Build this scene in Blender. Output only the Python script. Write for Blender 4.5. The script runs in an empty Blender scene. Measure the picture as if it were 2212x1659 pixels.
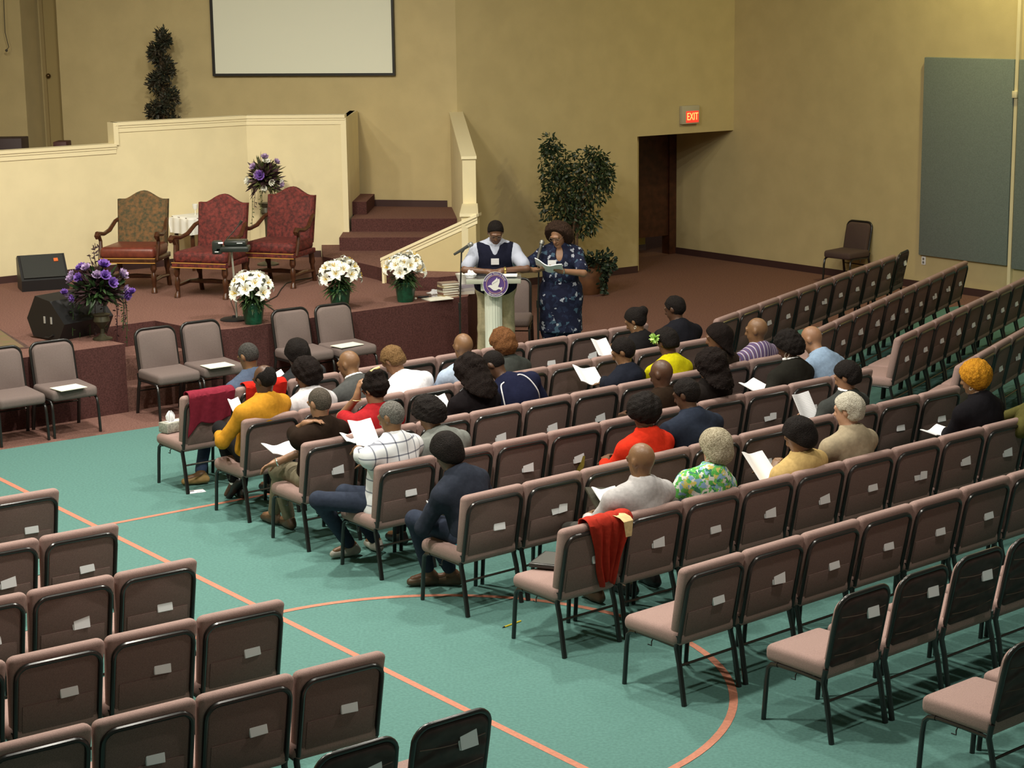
import bpy, bmesh, math, random
import numpy as np
from mathutils import Vector, Matrix
S = bpy.context.scene
COL = S.collection
PI = math.pi
# ------------------------------------------------------------------ camera
F_PX, PITCH, ROLL, CAM_H = 4117.3, 0.2031, 0.0131, 4.1068
CX, CY = 1106.0, 829.5
def cam_axes():
    cp, sp = math.cos(PITCH), math.sin(PITCH); cr, sr = math.cos(ROLL), math.sin(ROLL)
    fwd = Vector((0, cp, -sp)); right = Vector((1, 0, 0)); down = Vector((0, -sp, -cp))
    return cr*right + sr*down, -sr*right + cr*down, fwd
RX, RD, RF = cam_axes(); CAMP = Vector((0, 0, CAM_H))
def ray(px, py):
    return (RX*((px-CX)/F_PX) + RD*((py-CY)/F_PX) + RF)
def U(px, py, z=0.0):            # where the sight line of a photo point meets the level z
    d = ray(px, py); t = (z-CAM_H)/d.z; return CAMP + d*t
def at_y(px, py, y):             # ... or the depth y
    d = ray(px, py); return CAMP + d*(y/d.y)
cam = bpy.data.cameras.new('camera'); cam.sensor_width = 36.0; cam.lens = F_PX/2212*36.0
cam.clip_start = 0.1; cam.clip_end = 100
cobj = bpy.data.objects.new('camera', cam); COL.objects.link(cobj)
M = Matrix(((RX.x, -RD.x, -RF.x, 0), (RX.y, -RD.y, -RF.y, 0), (RX.z, -RD.z, -RF.z, CAM_H), (0, 0, 0, 1)))
cobj.matrix_world = M; S.camera = cobj
# ------------------------------------------------------------------ light
S.view_settings.view_transform = 'Standard'; S.view_settings.look = 'None'
S.view_settings.gamma = 1; S.view_settings.use_curve_mapping = False
S.view_settings.exposure = 0.0
w = bpy.data.worlds.new('world'); S.world = w; w.use_nodes = True
w.node_tree.nodes['Background'].inputs[0].default_value = (1.0, 0.93, 0.78, 1)
w.node_tree.nodes['Background'].inputs[1].default_value = 0.11
def lamp(name, loc, power, size, color, target=None, spread=None):
    l = bpy.data.lights.new(name, 'AREA'); l.shape = 'DISK'; l.size = size; l.energy = power; l.color = color
    if spread: l.spread = spread
    o = bpy.data.objects.new(name, l); COL.objects.link(o); o.location = loc
    if target is not None:
        o.rotation_euler = (Vector(target)-Vector(loc)).to_track_quat('-Z', 'Y').to_euler()
    return o
WARM = (1.0, 0.90, 0.70); NEUT = (1.0, 0.95, 0.84)
for lx, ly, pw in ((-4.5, 10.5, 260), (-0.6, 10.0, 260), (3.2, 9.5, 120), (-3.0, 14.5, 330), (0.6, 14.5, 215), (4.0, 14.0, 70),
                   (-5.0, 18.0, 190), (-1.2, 18.8, 170), (2.6, 19.0, 50), (7.2, 20.5, 36)):
    lamp('ceiling_lamp', (lx, ly, 6.6), pw, 0.35, NEUT)
lamp('stage_spot_lamp', (-3.2, 16.5, 6.3), 42, 0.3, WARM, (-3.4, 24.5, 1.6), 1.3)
lamp('stage_spot_lamp', (-6.5, 17.0, 6.3), 26, 0.3, WARM, (-5.2, 24.2, 1.4), 1.3)
lamp('wall_lamp', (6.0, 24.0, 6.0), 105, 0.3, (1.0, 0.90, 0.42), (6.6, 25.2, 3.6))
# ------------------------------------------------------------------ materials
MATS = {}
def lin(c):
    return tuple(((x/255.0)/12.92 if x/255.0 <= 0.04045 else ((x/255.0+0.055)/1.055)**2.4) for x in c)
def mat(name, col, rough=0.7, var=0.0, vscale=30.0, bump=0.0, bscale=80.0, metal=0.0, spec=0.5, col2=None, sheen=0.0, trans=0.0, emis=None):
    if name in MATS: return MATS[name]
    m = bpy.data.materials.new(name); m.use_nodes = True; nt = m.node_tree; b = nt.nodes['Principled BSDF']
    b.inputs['Base Color'].default_value = (*col, 1); b.inputs['Roughness'].default_value = rough
    b.inputs['Metallic'].default_value = metal; b.inputs['Specular IOR Level'].default_value = spec
    if trans: b.inputs['Transmission Weight'].default_value = trans
    if sheen: b.inputs['Sheen Weight'].default_value = sheen
    if emis:
        b.inputs['Emission Color'].default_value = (*emis[0], 1); b.inputs['Emission Strength'].default_value = emis[1]
    tc = nt.nodes.new('ShaderNodeTexCoord')
    if var or col2:
        n = nt.nodes.new('ShaderNodeTexNoise'); n.inputs['Scale'].default_value = vscale; n.inputs['Detail'].default_value = 5
        nt.links.new(tc.outputs['Object'], n.inputs['Vector'])
        r = nt.nodes.new('ShaderNodeValToRGB')
        c2 = col2 if col2 else tuple(min(1, c*(1+var)) for c in col); c1 = col if col2 else tuple(c*(1-var) for c in col)
        r.color_ramp.elements[0].position = 0.35; r.color_ramp.elements[1].position = 0.65
        r.color_ramp.elements[0].color = (*c1, 1); r.color_ramp.elements[1].color = (*c2, 1)
        nt.links.new(n.outputs['Fac'], r.inputs['Fac']); nt.links.new(r.outputs['Color'], b.inputs['Base Color'])
    if bump:
        n2 = nt.nodes.new('ShaderNodeTexNoise'); n2.inputs['Scale'].default_value = bscale; n2.inputs['Detail'].default_value = 4
        nt.links.new(tc.outputs['Object'], n2.inputs['Vector'])
        bp = nt.nodes.new('ShaderNodeBump'); bp.inputs['Strength'].default_value = bump; bp.inputs['Distance'].default_value = 0.01
        nt.links.new(n2.outputs['Fac'], bp.inputs['Height']); nt.links.new(bp.outputs['Normal'], b.inputs['Normal'])
    MATS[name] = m; return m
wall_tan = mat('wall_paint_tan', (0.56, 0.46, 0.245), 0.8, 0.04, 3, 0.15, 120, spec=0.2)
wall_cream = mat('wall_paint_cream', (0.75, 0.66, 0.42), 0.75, 0.03, 3, 0.15, 120, spec=0.2)
trim_cream = mat('trim_paint_cream', (0.80, 0.71, 0.46), 0.5)
base_brown = mat('baseboard_brown', (0.05, 0.02, 0.018), 0.6)
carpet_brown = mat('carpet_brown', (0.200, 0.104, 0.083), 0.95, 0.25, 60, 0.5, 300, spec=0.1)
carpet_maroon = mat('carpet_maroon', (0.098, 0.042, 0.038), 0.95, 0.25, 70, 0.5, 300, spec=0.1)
carpet_green = mat('carpet_green', (0.105, 0.225, 0.20), 0.95, 0.10, 50, 0.4, 300, spec=0.1)
line_orange = mat('court_line_orange', (0.48, 0.19, 0.12), 0.9, 0.1, 40)
black_metal = mat('black_metal', (0.012, 0.011, 0.010), 0.28, spec=0.6)
gun_metal = mat('gunmetal_tube', (0.06, 0.052, 0.042), 0.25, metal=0.7)
chair_mauve = mat('chair_fabric_mauve', (0.33, 0.222, 0.196), 0.9, 0.16, 260, 0.3, 500, spec=0.15)
chair_panel = mat('chair_fabric_panel', (0.205, 0.138, 0.122), 0.95, 0.2, 260, 0.3, 500, spec=0.1)
chair_grey = mat('chair_fabric_grey_mauve', (0.185, 0.142, 0.130), 0.9, 0.14, 260, 0.3, 500, spec=0.15)
chair_cover = mat('chair_cover_dark', (0.058, 0.032, 0.029), 0.6, 0.25, 14, spec=0.3)
def wrinkle(m, sc, dist, strength):
    nt = m.node_tree; b = nt.nodes['Principled BSDF']; tc = nt.nodes.new('ShaderNodeTexCoord'); wv = nt.nodes.new('ShaderNodeTexWave'); wv.bands_direction = 'Z'
    wv.inputs['Scale'].default_value = sc; wv.inputs['Distortion'].default_value = 5; wv.inputs['Detail Scale'].default_value = 1.2; bp = nt.nodes.new('ShaderNodeBump'); bp.inputs['Strength'].default_value = strength; bp.inputs['Distance'].default_value = dist
    nt.links.new(tc.outputs['Object'], wv.inputs['Vector']); nt.links.new(wv.outputs['Fac'], bp.inputs['Height']); nt.links.new(bp.outputs['Normal'], b.inputs['Normal'])
wrinkle(chair_cover, 2.6, 0.02, 0.8)
white_paper = mat('white_paper', (0.88, 0.88, 0.90), 0.8)
cream_paper = mat('cream_paper', (0.86, 0.84, 0.72), 0.8)
black_plastic = mat('black_plastic', (0.012, 0.012, 0.013), 0.45, bump=0.1, bscale=200)
chrome = mat('chrome', (0.7, 0.7, 0.68), 0.2, metal=1.0)
dark_wood = mat('dark_wood', (0.062, 0.022, 0.010), 0.35, 0.35, 12)
door_wood = mat('door_wood', (0.065, 0.020, 0.010), 0.45, 0.3, 10)
gold_trim = mat('gold_trim', (0.42, 0.22, 0.05), 0.4)
# ------------------------------------------------------------------ mesh helpers
class MB:
    def __init__(s): s.v = []; s.f = []; s.m = []; s.mi = 0
    def add(s, vs, fs):
        o = len(s.v); s.v.extend([tuple(q) for q in vs]); s.f.extend([tuple(i+o for i in f) for f in fs]); s.m.extend([s.mi]*len(fs)); return s
    def box(s, x0, x1, y0, y1, z0, z1):
        return s.add([(x0,y0,z0),(x1,y0,z0),(x1,y1,z0),(x0,y1,z0),(x0,y0,z1),(x1,y0,z1),(x1,y1,z1),(x0,y1,z1)],
                     [(0,3,2,1),(4,5,6,7),(0,1,5,4),(1,2,6,5),(2,3,7,6),(3,0,4,7)])
    def rbox(s, x0, x1, y0, y1, z0, z1, r, seg=3, fn=None):
        bm = bmesh.new(); bmesh.ops.create_cube(bm, size=1)
        for v in bm.verts: v.co = Vector((x0+(v.co.x+.5)*(x1-x0), y0+(v.co.y+.5)*(y1-y0), z0+(v.co.z+.5)*(z1-z0)))
        bmesh.ops.bevel(bm, geom=bm.edges[:], offset=r, segments=seg, affect='EDGES', profile=0.5)
        return s.bm(bm, fn)
    def bm(s, bm, fn=None):
        bm.verts.index_update()
        vs = [fn(v.co) if fn else v.co for v in bm.verts]; fs = [[v.index for v in f.verts] for f in bm.faces]; bm.free(); return s.add(vs, fs)
    def tube(s, pts, r, seg=8, cap=True, flat=1.0):
        pts = [Vector(p) for p in pts]; n = len(pts); rs = r if isinstance(r, (list, tuple)) else [r]*n
        o = len(s.v); prev = None; vs = []
        for i, p in enumerate(pts):
            d = (pts[min(i+1, n-1)]-pts[max(i-1, 0)]).normalized()
            if prev is None:
                a = Vector((0, 0, 1)) if abs(d.z) < .9 else Vector((1, 0, 0)); x = d.cross(a).normalized()
            else: x = (prev-d*prev.dot(d)).normalized()
            y = d.cross(x); prev = x
            for j in range(seg):
                t = 2*PI*j/seg; vs.append(p+x*(rs[i]*math.cos(t))+y*(rs[i]*flat*math.sin(t)))
        fs = [(i*seg+j, i*seg+(j+1) % seg, (i+1)*seg+(j+1) % seg, (i+1)*seg+j) for i in range(n-1) for j in range(seg)]
        if cap: fs += [tuple(range(seg))[::-1], tuple((n-1)*seg+j for j in range(seg))]
        return s.add(vs, fs)
    def lathe(s, prof, seg=20, c=(0, 0, 0), sx=1, sy=1):
        vs = [(c[0]+r*math.cos(2*PI*j/seg)*sx, c[1]+r*math.sin(2*PI*j/seg)*sy, c[2]+z) for r, z in prof for j in range(seg)]; n = len(prof)
        fs = [(i*seg+j, i*seg+(j+1) % seg, (i+1)*seg+(j+1) % seg, (i+1)*seg+j) for i in range(n-1) for j in range(seg)]
        fs += [tuple(range(seg))[::-1], tuple((n-1)*seg+j for j in range(seg))]
        return s.add(vs, fs)
    def prism(s, poly, z0, z1):
        n = len(poly); vs = [(x, y, z0) for x, y in poly]+[(x, y, z1) for x, y in poly]
        return s.add(vs, [tuple(range(n))[::-1], tuple(range(n, 2*n))]+[(i, (i+1) % n, n+(i+1) % n, n+i) for i in range(n)])
    def slab(s, pts, nrm):      # polygon in space given thickness along nrm
        n = len(pts); nv = Vector(nrm); vs = [Vector(p) for p in pts]+[Vector(p)+nv for p in pts]
        return s.add(vs, [tuple(range(n))[::-1], tuple(range(n, 2*n))]+[(i, (i+1) % n, n+(i+1) % n, n+i) for i in range(n)])
    def ball(s, c, r, seg=10, ring=7, sc=(1, 1, 1)):
        prof = [(max(1e-4, math.sin(PI*i/ring))*r, -math.cos(PI*i/ring)*r) for i in range(ring+1)]
        o = len(s.v); s.lathe(prof, seg)
        for i in range(o, len(s.v)): v = s.v[i]; s.v[i] = (c[0]+v[0]*sc[0], c[1]+v[1]*sc[1], c[2]+v[2]*sc[2])
        return s
    def xf(s, mtx):
        s.v = [tuple(mtx @ Vector(q)) for q in s.v]; return s
    def mesh(s, name, mats, smooth=True):
        me = bpy.data.meshes.new(name); me.from_pydata(s.v, [], s.f)
        for m in (mats if isinstance(mats, (list, tuple)) else [mats]): me.materials.append(m)
        if any(s.m): me.polygons.foreach_set('material_index', s.m)
        bm = bmesh.new(); bm.from_mesh(me); bmesh.ops.recalc_face_normals(bm, faces=bm.faces[:]); bm.to_mesh(me); bm.free()
        if smooth:
            me.polygons.foreach_set('use_smooth', [True]*len(me.polygons))
            try: me.set_sharp_from_angle(angle=math.radians(38))
            except Exception: pass
        me.update(); return me
def link(name, data, parent=None, loc=None, rz=None):
    o = bpy.data.objects.new(name, data); COL.objects.link(o)
    if parent is not None: o.parent = parent
    if loc is not None: o.location = loc
    if rz is not None: o.rotation_euler = (0, 0, rz)
    return o
def obj(name, mb, m, parent=None, loc=None, rz=None, smooth=True):
    return link(name, mb.mesh(name, m, smooth), parent, loc, rz)
def tag(o, label, cat, group=None):
    o['label'] = label; o['category'] = cat
    if group: o['group'] = group
    return o
def thing(name, label, cat, loc=(0, 0, 0), rz=0, group=None):
    return tag(link(name, None, None, loc, rz), label, cat, group)
def struct(name, mb, m, parent=None, smooth=False):
    o = obj(name, mb, m, parent, smooth=smooth)
    if parent is None: o['kind'] = 'structure'
    return o
def copy_tree(o, parent=None):
    c = o.copy(); COL.objects.link(c)
    if parent is not None: c.parent = parent
    for ch in list(o.children): copy_tree(ch, c)
    return c
ORD = ['first', 'second', 'third', 'fourth', 'fifth', 'sixth', 'seventh', 'eighth', 'ninth', 'tenth', 'eleventh', 'twelfth']
# ------------------------------------------------------------------ floor, stage, walls
STG = 0.70
def P2(v): return (v.x, v.y)
mb = MB()
bx0, by0, bx1, by1 = -3.44, 18.14, 4.6, 23.75           # seam between green court carpet and brown carpet
sl = (by1-by0)/(bx1-bx0); bl = lambda x: by0+(x-bx0)*sl
mb.mi = 0; mb.add([(-12, 2, 0), (12, 2, 0), (12, bl(12), 0), (-12, bl(-12), 0)], [(0, 1, 2, 3)])
mb.mi = 1; mb.add([(-12, bl(-12), 0), (12, bl(12), 0), (12, 36, 0), (-12, 36, 0)], [(0, 1, 2, 3)])
mb.mi = 2
def strip(p, q, wd, z):
    p = Vector(p); q = Vector(q); n = Vector((-(q-p).y, (q-p).x)).normalized()*wd/2
    mb.add([(p.x+n.x, p.y+n.y, z), (p.x-n.x, p.y-n.y, z), (q.x-n.x, q.y-n.y, z), (q.x+n.x, q.y+n.y, z)], [(0, 1, 2, 3)])
strip((-5.3, 17.23), (1.55, 8.05), 0.05, 0.0015)
strip((-3.35, 14.52), (-1.2, 16.13), 0.05, 0.0020)
cc, cr_ = (-0.55, 10.84), 1.845
N = 96
vs = []; fs = []
for i in range(N):
    t = 2*PI*i/N
    for r in (cr_-.025, cr_+.025): vs.append((cc[0]+r*math.cos(t), cc[1]+r*math.sin(t), 0.0025))
mb.add(vs, [(2*i, 2*i+1, (2*i+3) % (2*N), (2*i+2) % (2*N)) for i in range(N)])
struct('floor', mb, [carpet_green, carpet_brown, line_orange])
# stage: front edge, step notch behind the front chairs
ea, eb = Vector((-4.30, 18.45)), Vector((-0.495, 21.55)); eu = (eb-ea).normalized(); en = Vector((-eu.y, eu.x))
E_ = lambda s, d=0: P2_(ea+eu*s+en*d)
def P2_(v): return (v.x, v.y)
stage_poly = [E_(-5.0), E_(0.55), E_(0.50, 0.42), E_(0.62, 1.02), E_(1.45, 1.02), E_(1.52, 0.30), E_(1.62, 0.06), E_(1.80, 0.0), E_((eb-ea).length), (-0.42, 22.35), (-0.42, 30.0), (-10, 30.0)]
mb = MB(); mb.prism(stage_poly, 0.0, STG)
for f in range(len(mb.f)): pass
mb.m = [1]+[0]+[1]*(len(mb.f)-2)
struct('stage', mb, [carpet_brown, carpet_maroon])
mb = MB()
mb.prism([E_(0.56, 0.40), E_(1.50, 0.40), E_(1.44, 1.03), E_(0.62, 1.03)], 0.0, 0.46); mb.prism([E_(0.55, 0.02), E_(1.53, 0.02), E_(1.50, 0.42), E_(0.55, 0.42)], 0.0, 0.23)
struct('stage_steps', mb, carpet_brown)
# stair platform and stairs to the choir level
mb = MB()
mb.prism([(-2.52, 25.3), (-2.36, 23.88), (-1.90, 23.35), (-1.62, 22.92), (-1.40, 22.45), (-1.12, 22.0), (-0.84, 21.98), (-0.60, 22.12), (-0.44, 22.34), (-0.44, 26.4), (-2.5, 26.6)], STG, 0.86)
mb.prism([(-2.20, 24.42), (-0.46, 24.30), (-0.46, 26.35), (-2.20, 26.6)], 0.86, 1.03)
mb.prism([(-2.09, 25.04), (-0.62, 24.90), (-0.62, 26.3), (-2.09, 26.6)], 1.03, 1.20)
mb.prism([(-2.12, 25.55), (-1.92, 25.52), (-1.88, 26.56), (-2.12, 26.6)], 1.20, 1.37)
mb.prism([(-8.0, 25.3), (-4.2, 25.3), (-3.6, 25.6), (-2.12, 25.45), (-2.12, 26.6), (-8, 27.8)], STG, 1.37)
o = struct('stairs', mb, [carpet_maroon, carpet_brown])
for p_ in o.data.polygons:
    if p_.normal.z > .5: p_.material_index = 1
# walls
def wall(name, a, b, z0, z1, th=0.12, m=wall_tan, hole=None):
    a = Vector(a); b = Vector(b); u = (b-a).normalized(); n = Vector((-u.y, u.x))*th
    mb = MB(); mb.prism([(a.x, a.y), (b.x, b.y), (b.x+n.x, b.y+n.y), (a.x+n.x, a.y+n.y)], z0, z1)
    return struct(name, mb, m)
ru = Vector((6.284-3.765, 25.401-28.611)).normalized()
CR = Vector((-0.70, 26.27)); WB = Vector((-8.5, 28.05)); RC = Vector((6.284, 25.401))-ru*4.66; DJ = CR+(RC-CR)*((1.881-CR.x)/(RC.x-CR.x))
ZT = 7.0
wb_u = (CR-WB).normalized(); wb_n = Vector((-wb_u.y, wb_u.x))
NI0, NI1 = Vector((-6.94, 27.70)), Vector((-6.40, 27.575))       # door recess at far left
wall('wall_screen', NI1, CR, 0, ZT); wall('wall_screen', WB, NI0, 0, ZT)
wall('wall_niche', NI0+wb_n*.55, NI1+wb_n*.55, 0, ZT)
wall('wall_niche', NI0, NI0+wb_n*.6, 0, ZT, .1); wall('wall_niche', NI1+wb_n*.6, NI1, 0, ZT, .1)
wall('wall_back', CR, DJ, 0, ZT); wall('wall_back', DJ, RC, 2.004, ZT)
# corridor beyond the opening
RA = RC-ru*1.31; RZ = Vector((6.284, 25.401))+ru*14
wall('wall_right', RA, RZ, 0, ZT)
cu = (RC-DJ).normalized(); cn = Vector((-cu.y, cu.x))
wall('wall_corridor', DJ+cn*4.2, DJ+cn*.121, 0, 3.0)
mb = MB(); mb.prism([tuple(DJ+cn*.13), tuple(RC+cn*.02), tuple(RA+cn*3), tuple(DJ+cn*4.2)], 2.45, 2.55); struct('ceiling', mb, wall_tan)
DA = RA; DBt = RA-cu*1.75                                     # door wall at the corridor's end
mb = MB(); mb.prism([(-12, 2), (14, 2), (14, 36), (-12, 36)], ZT, ZT+.1); struct('ceiling', mb, mat('ceiling_white', (0.55, 0.52, 0.45), 0.9))
wall('wall_left', (-9.5, 2.0), (-9.5, 30), 0, ZT, -.1)
# baseboards
def bboard(name, a, b, h=0.10, z=0.0, side=-1):
    a = Vector(a); b = Vector(b); u = (b-a).normalized(); n = Vector((-u.y, u.x))*0.018*side
    mb = MB(); mb.prism([(a.x, a.y), (b.x, b.y), (b.x+n.x, b.y+n.y), (a.x+n.x, a.y+n.y)], z, z+h); return struct(name, mb, base_brown)
bboard('baseboard_back', CR+cu*.3, DJ); bboard('baseboard_right', RA, RZ); bboard('baseboard_screen', (-1.9, 26.545), (-0.86, 26.305), 0.09, 1.2)
bboard('baseboard_corridor', DJ+cn*4.2, DJ+cn*.02)
# half wall on the stage with moulded cap
def molding(name, pts, closed=False):
    mb = MB()
    for (a, b) in zip(pts[:-1], pts[1:]):
        a = Vector(a); b = Vector(b); u = (b-a).normalized(); s = u.cross(Vector((0, 0, 1))).normalized(); up = s.cross(u)
        def bar(o0, o1, h0, h1):
            q = [a+s*o0+up*h0, b+s*o0+up*h0, b+s*o1+up*h0, a+s*o1+up*h0]; mb.slab(q, up*(h1-h0))
        bar(-.15, .035, -.02, .02); bar(-.02, .022, -.05, -.02); bar(-.01, .012, -.105, -.05)
    return struct(name, mb, trim_cream)
HW = [Vector((-8.2, 21.44)), Vector((-4.93, 24.02)), Vector((-3.43, 25.10)), Vector((-2.13, 25.02))]
HT, HL = 2.545, 2.285
wall('wall_half', HW[0], HW[1], STG, HL-.02, .12, wall_cream); wall('wall_half', HW[1], HW[2], STG, HT-.02, .12, wall_cream)
wall('wall_half', HW[2], HW[3], STG, HT-.02, .12, wall_cream); wall('wall_half', HW[3], HW[3]+Vector((.05, 1.5)), STG, HT-.02, .12, wall_cream)
v3 = lambda v, z: (v.x, v.y, z)
mold_l = molding('trim_1', [v3(HW[0], HL), v3(HW[1], HL)]); mold_r = molding('trim_2', [v3(HW[1], HT), v3(HW[2], HT), v3(HW[3], HT)])
mb = MB(); q = HW[1]; u_ = (HW[2]-HW[1]).normalized(); n_ = Vector((u_.y, -u_.x))
mb.prism([tuple(q-u_*.03+n_*.03), tuple(q+u_*.035+n_*.03), tuple(q+u_*.035-n_*.15), tuple(q-u_*.03-n_*.15)], HL, HT+.02); struct('trim_3', mb, trim_cream)
mb = MB(); q = HW[3]; mb.prism([(q.x-.06, q.y-.012), (q.x+.012, q.y-.012), (q.x+.012, q.y+1.5), (q.x-.06, q.y+1.5)], STG+.3, HT-.02); struct('trim_4', mb, trim_cream)
bboard('baseboard_half', HW[0], HW[1], .085, STG); bboard('baseboard_half', HW[1], HW[2], .085, STG); bboard('baseboard_half', HW[2], (-2.50, 25.04), .085, STG)
# sloped stair rail wall
A0 = Vector((-1.52, 22.65)); A1 = Vector((-0.40, 22.34)); au = (A1-A0).normalized(); an = Vector((-au.y, au.x))*.16
zc0, zc1 = 0.985, 1.52
mb = MB(); q = [(A0.x, A0.y, STG), (A1.x, A1.y, 0.80), (A1.x, A1.y, zc1), (A0.x, A0.y, zc0)]; mb.slab(q, (an.x, an.y, 0)); struct('wall_stair', mb, wall_tan)
mb = MB()
capq = lambda dz, o0, o1: [(A0.x-au.x*.03+o0.x, A0.y-au.y*.03+o0.y, zc0+dz-.015), (A1.x+au.x*.02+o0.x, A1.y+au.y*.02+o0.y, zc1+dz), (A1.x+au.x*.02+o1.x, A1.y+au.y*.02+o1.y, zc1+dz), (A0.x-au.x*.03+o1.x, A0.y-au.y*.03+o1.y, zc0+dz-.015)]
nn = an.normalized()
mb.slab(capq(0, -nn*.03, an+nn*.01), (0, 0, .035)); mb.slab(capq(-.035, -nn*.016, nn*.01), (0, 0, .035)); mb.slab(capq(-.08, -nn*.008, nn*.01), (0, 0, .045))
mb.slab([(A0.x-.02, A0.y-.02, STG), (A0.x-.02+an.x, A0.y-.02+an.y+.02, STG), (A0.x-.02+an.x, A0.y+an.y, zc0+.01), (A0.x-.02, A0.y-.02, zc0+.01)], (0.03, -.008, 0))
struct('trim_5', mb, trim_cream)
B0 = Vector((-0.575, 23.45)); B1 = Vector((-0.80, 26.28)); bu = (B1-B0).normalized(); bn = Vector((bu.y, -bu.x))*.165
mb = MB()
mb.slab([(A1.x-.17, A1.y+.02, STG), (B0.x, B0.y, STG), (B0.x, B0.y, zc1), (A1.x-.17, A1.y+.02, zc1)], (bn.x, bn.y, 0))
mb.slab([(B0.x, B0.y, STG), (B1.x, B1.y, STG), (B1.x, B1.y, 2.47), (B0.x, B0.y, 2.10)], (bn.x, bn.y, 0)); struct('wall_stair', mb, wall_cream)
mb = MB()
mb.slab([(A1.x-.19, A1.y, zc1), (B0.x-.01, B0.y, zc1), (B0.x-.01+bn.x*1.15, B0.y+bn.y, zc1), (A1.x+.03, A1.y, zc1)], (0, 0, .035))
mb.slab([(B0.x-.012, B0.y-.02, 2.10), (B1.x-.012, B1.y, 2.47), (B1.x+bn.x+.012, B1.y+bn.y, 2.47), (B0.x+bn.x+.012, B0.y+bn.y-.02, 2.10)], (0, 0, .035))
struct('trim_6', mb, trim_cream)
# ------------------------------------------------------------------ door at the end of the corridor, niche door
d0 = RA-cu*1.30+cn*0.0
t = thing('door_1', 'dark wooden door standing open beyond the exit opening', 'door', (RA.x, RA.y, 0), 0); t['kind'] = 'structure'
wang = math.atan2(-cu.y, -cu.x)
t.rotation_euler = (0, 0, wang)
mb = MB(); mb.box(0, .14, -.12, .06, 0, 2.35); mb.box(.14, 1.5, -.12, .06, 2.02, 2.35); obj('door_frame', mb, door_wood, t, smooth=False)
mb = MB(); mb.box(.14, 1.35, -.02, .03, .30, 2.02); obj('door_leaf', mb, door_wood, t, smooth=False)
mb = MB(); mb.box(.14, 1.6, -.6, -.55, 0, 2.4); obj('room_wall', mb, mat('room_beyond_yellow', (.62, .50, .12), .8), t, smooth=False)
mb = MB(); mb.ball((1.06, .06, 1.0), .03); mb.box(.14, 1.6, -.55, -.535, 0, .1); obj('door_knob', mb, chrome, t)
nf = NI0+wb_n*.40
t = thing('door_2', 'plain tan door in the narrow recess at far left', 'door', ((NI0.x+NI1.x)/2+wb_n.x*.53, (NI0.y+NI1.y)/2+wb_n.y*.53, 1.37), math.atan2(wb_u.y, wb_u.x)); t['kind'] = 'structure'
nm = mat('door_paint_tan', (.42, .33, .15), .6)
mb = MB(); mb.box(-.17, .27, -.03, 0, 0, 2.75); obj('door_leaf', mb, nm, t, smooth=False)
mb = MB(); mb.box(-.22, -.17, -.05, 0, 0, 2.75); mb.box(-.27, .27, -.05, 0, 2.72, 2.95); obj('door_frame', mb, mat('door_frame_tan', (.34, .26, .12), .6), t, smooth=False)
mb = MB(); mb.ball((-.13, -.07, 1.62), .035); mb.tube([(-.13, -.03, 1.62), (-.13, -.06, 1.62)], .015); obj('door_knob', mb, mat('brass_dark', (.14, .09, .04), .35, metal=.8), t)
lm = bpy.data.lights.new('added_room_fill', 'POINT'); lm.energy = 5; lm.color = (1, .85, .35); lm.shadow_soft_size = .05  # unseen fill light, added to brighten the yellow wall behind the door
lo = bpy.data.objects.new('added_room_fill', lm); COL.objects.link(lo); q_ = RA-cu*.8+cn*.32; lo.location = (q_.x, q_.y, 2.2)
# projection screen
sa = Vector((-4.115, 27.035)); sb = Vector((-1.535, 26.447)); su = (sb-sa).normalized(); sn = Vector((su.y, -su.x))
t = thing('projection_screen', 'white projection screen with black border on the back wall', 'screen', (sa.x, sa.y, 3.0), math.atan2(su.y, su.x))
L = (sb-sa).length
mb = MB(); mb.box(.03, L-.03, -.045, -.01, .03, 1.95); obj('screen_fabric', mb, mat('screen_white', (.86, .88, .74), .85), t, smooth=False)
mb = MB(); mb.box(0, .04, -.06, -.005, 0, 2.0); mb.box(L-.03, L, -.06, -.005, 0, 2.0); mb.box(.04, L-.03, -.06, -.005, 0, .035); mb.box(.04, L-.03, -.06, -.005, 1.95, 2.0); obj('screen_border', mb, black_plastic, t, smooth=False)
# acoustic panels and strip on the right wall, outlet, exit sign
def rw(px, py):                       # point on the right wall
    d = ray(px, py); n = Vector((-ru.y, ru.x, 0)); p0 = Vector((6.284, 25.401, 0)); s_ = n.dot(p0-CAMP)/n.dot(d); return CAMP+d*s_
rn = Vector((ru.y, -ru.x))            # into the room
if rn.dot(Vector((-1, 0))) < 0: rn = -rn
pm = mat('acoustic_fabric', (.185, .225, .20), .95, .12, 90, .4, 300)
p0 = rw(1996, 340); p1 = rw(2189, 340)
wl = (Vector((p1.x-p0.x, p1.y-p0.y))).length
ra_ = math.atan2(ru.y, ru.x)
mb = MB(); mb.rbox(0, wl, -.06, 0, .47, 3.165, .012, 2)
tag(obj('acoustic_panel', mb, pm, None, (p0.x, p0.y, 0), ra_), 'tall grey-green fabric acoustic panel on the right wall, fully in view', 'wall panel')
mb = MB(); mb.rbox(wl+.075, wl*2, -.06, 0, .44, 3.165, .012, 2)
tag(obj('acoustic_panel', mb, pm, None, (p0.x, p0.y, 0), ra_), 'grey-green acoustic panel cut off by the right edge of the photo', 'wall panel')
t = thing('conduit', 'thin tan cable conduit running up the wall between the acoustic panels', 'conduit', (p0.x, p0.y, 0), ra_)
mb = MB(); mb.box(wl+.012, wl+.062, -.05, 0, .12, 6.9); obj('channel', mb, wall_cream, t, smooth=False)
mb = MB(); mb.rbox(wl+.0, wl+.074, -.085, -.05, 2.67, 2.76, .006, 2); obj('junction_box', mb, trim_cream, t)
p2 = rw(1996, 561)
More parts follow.
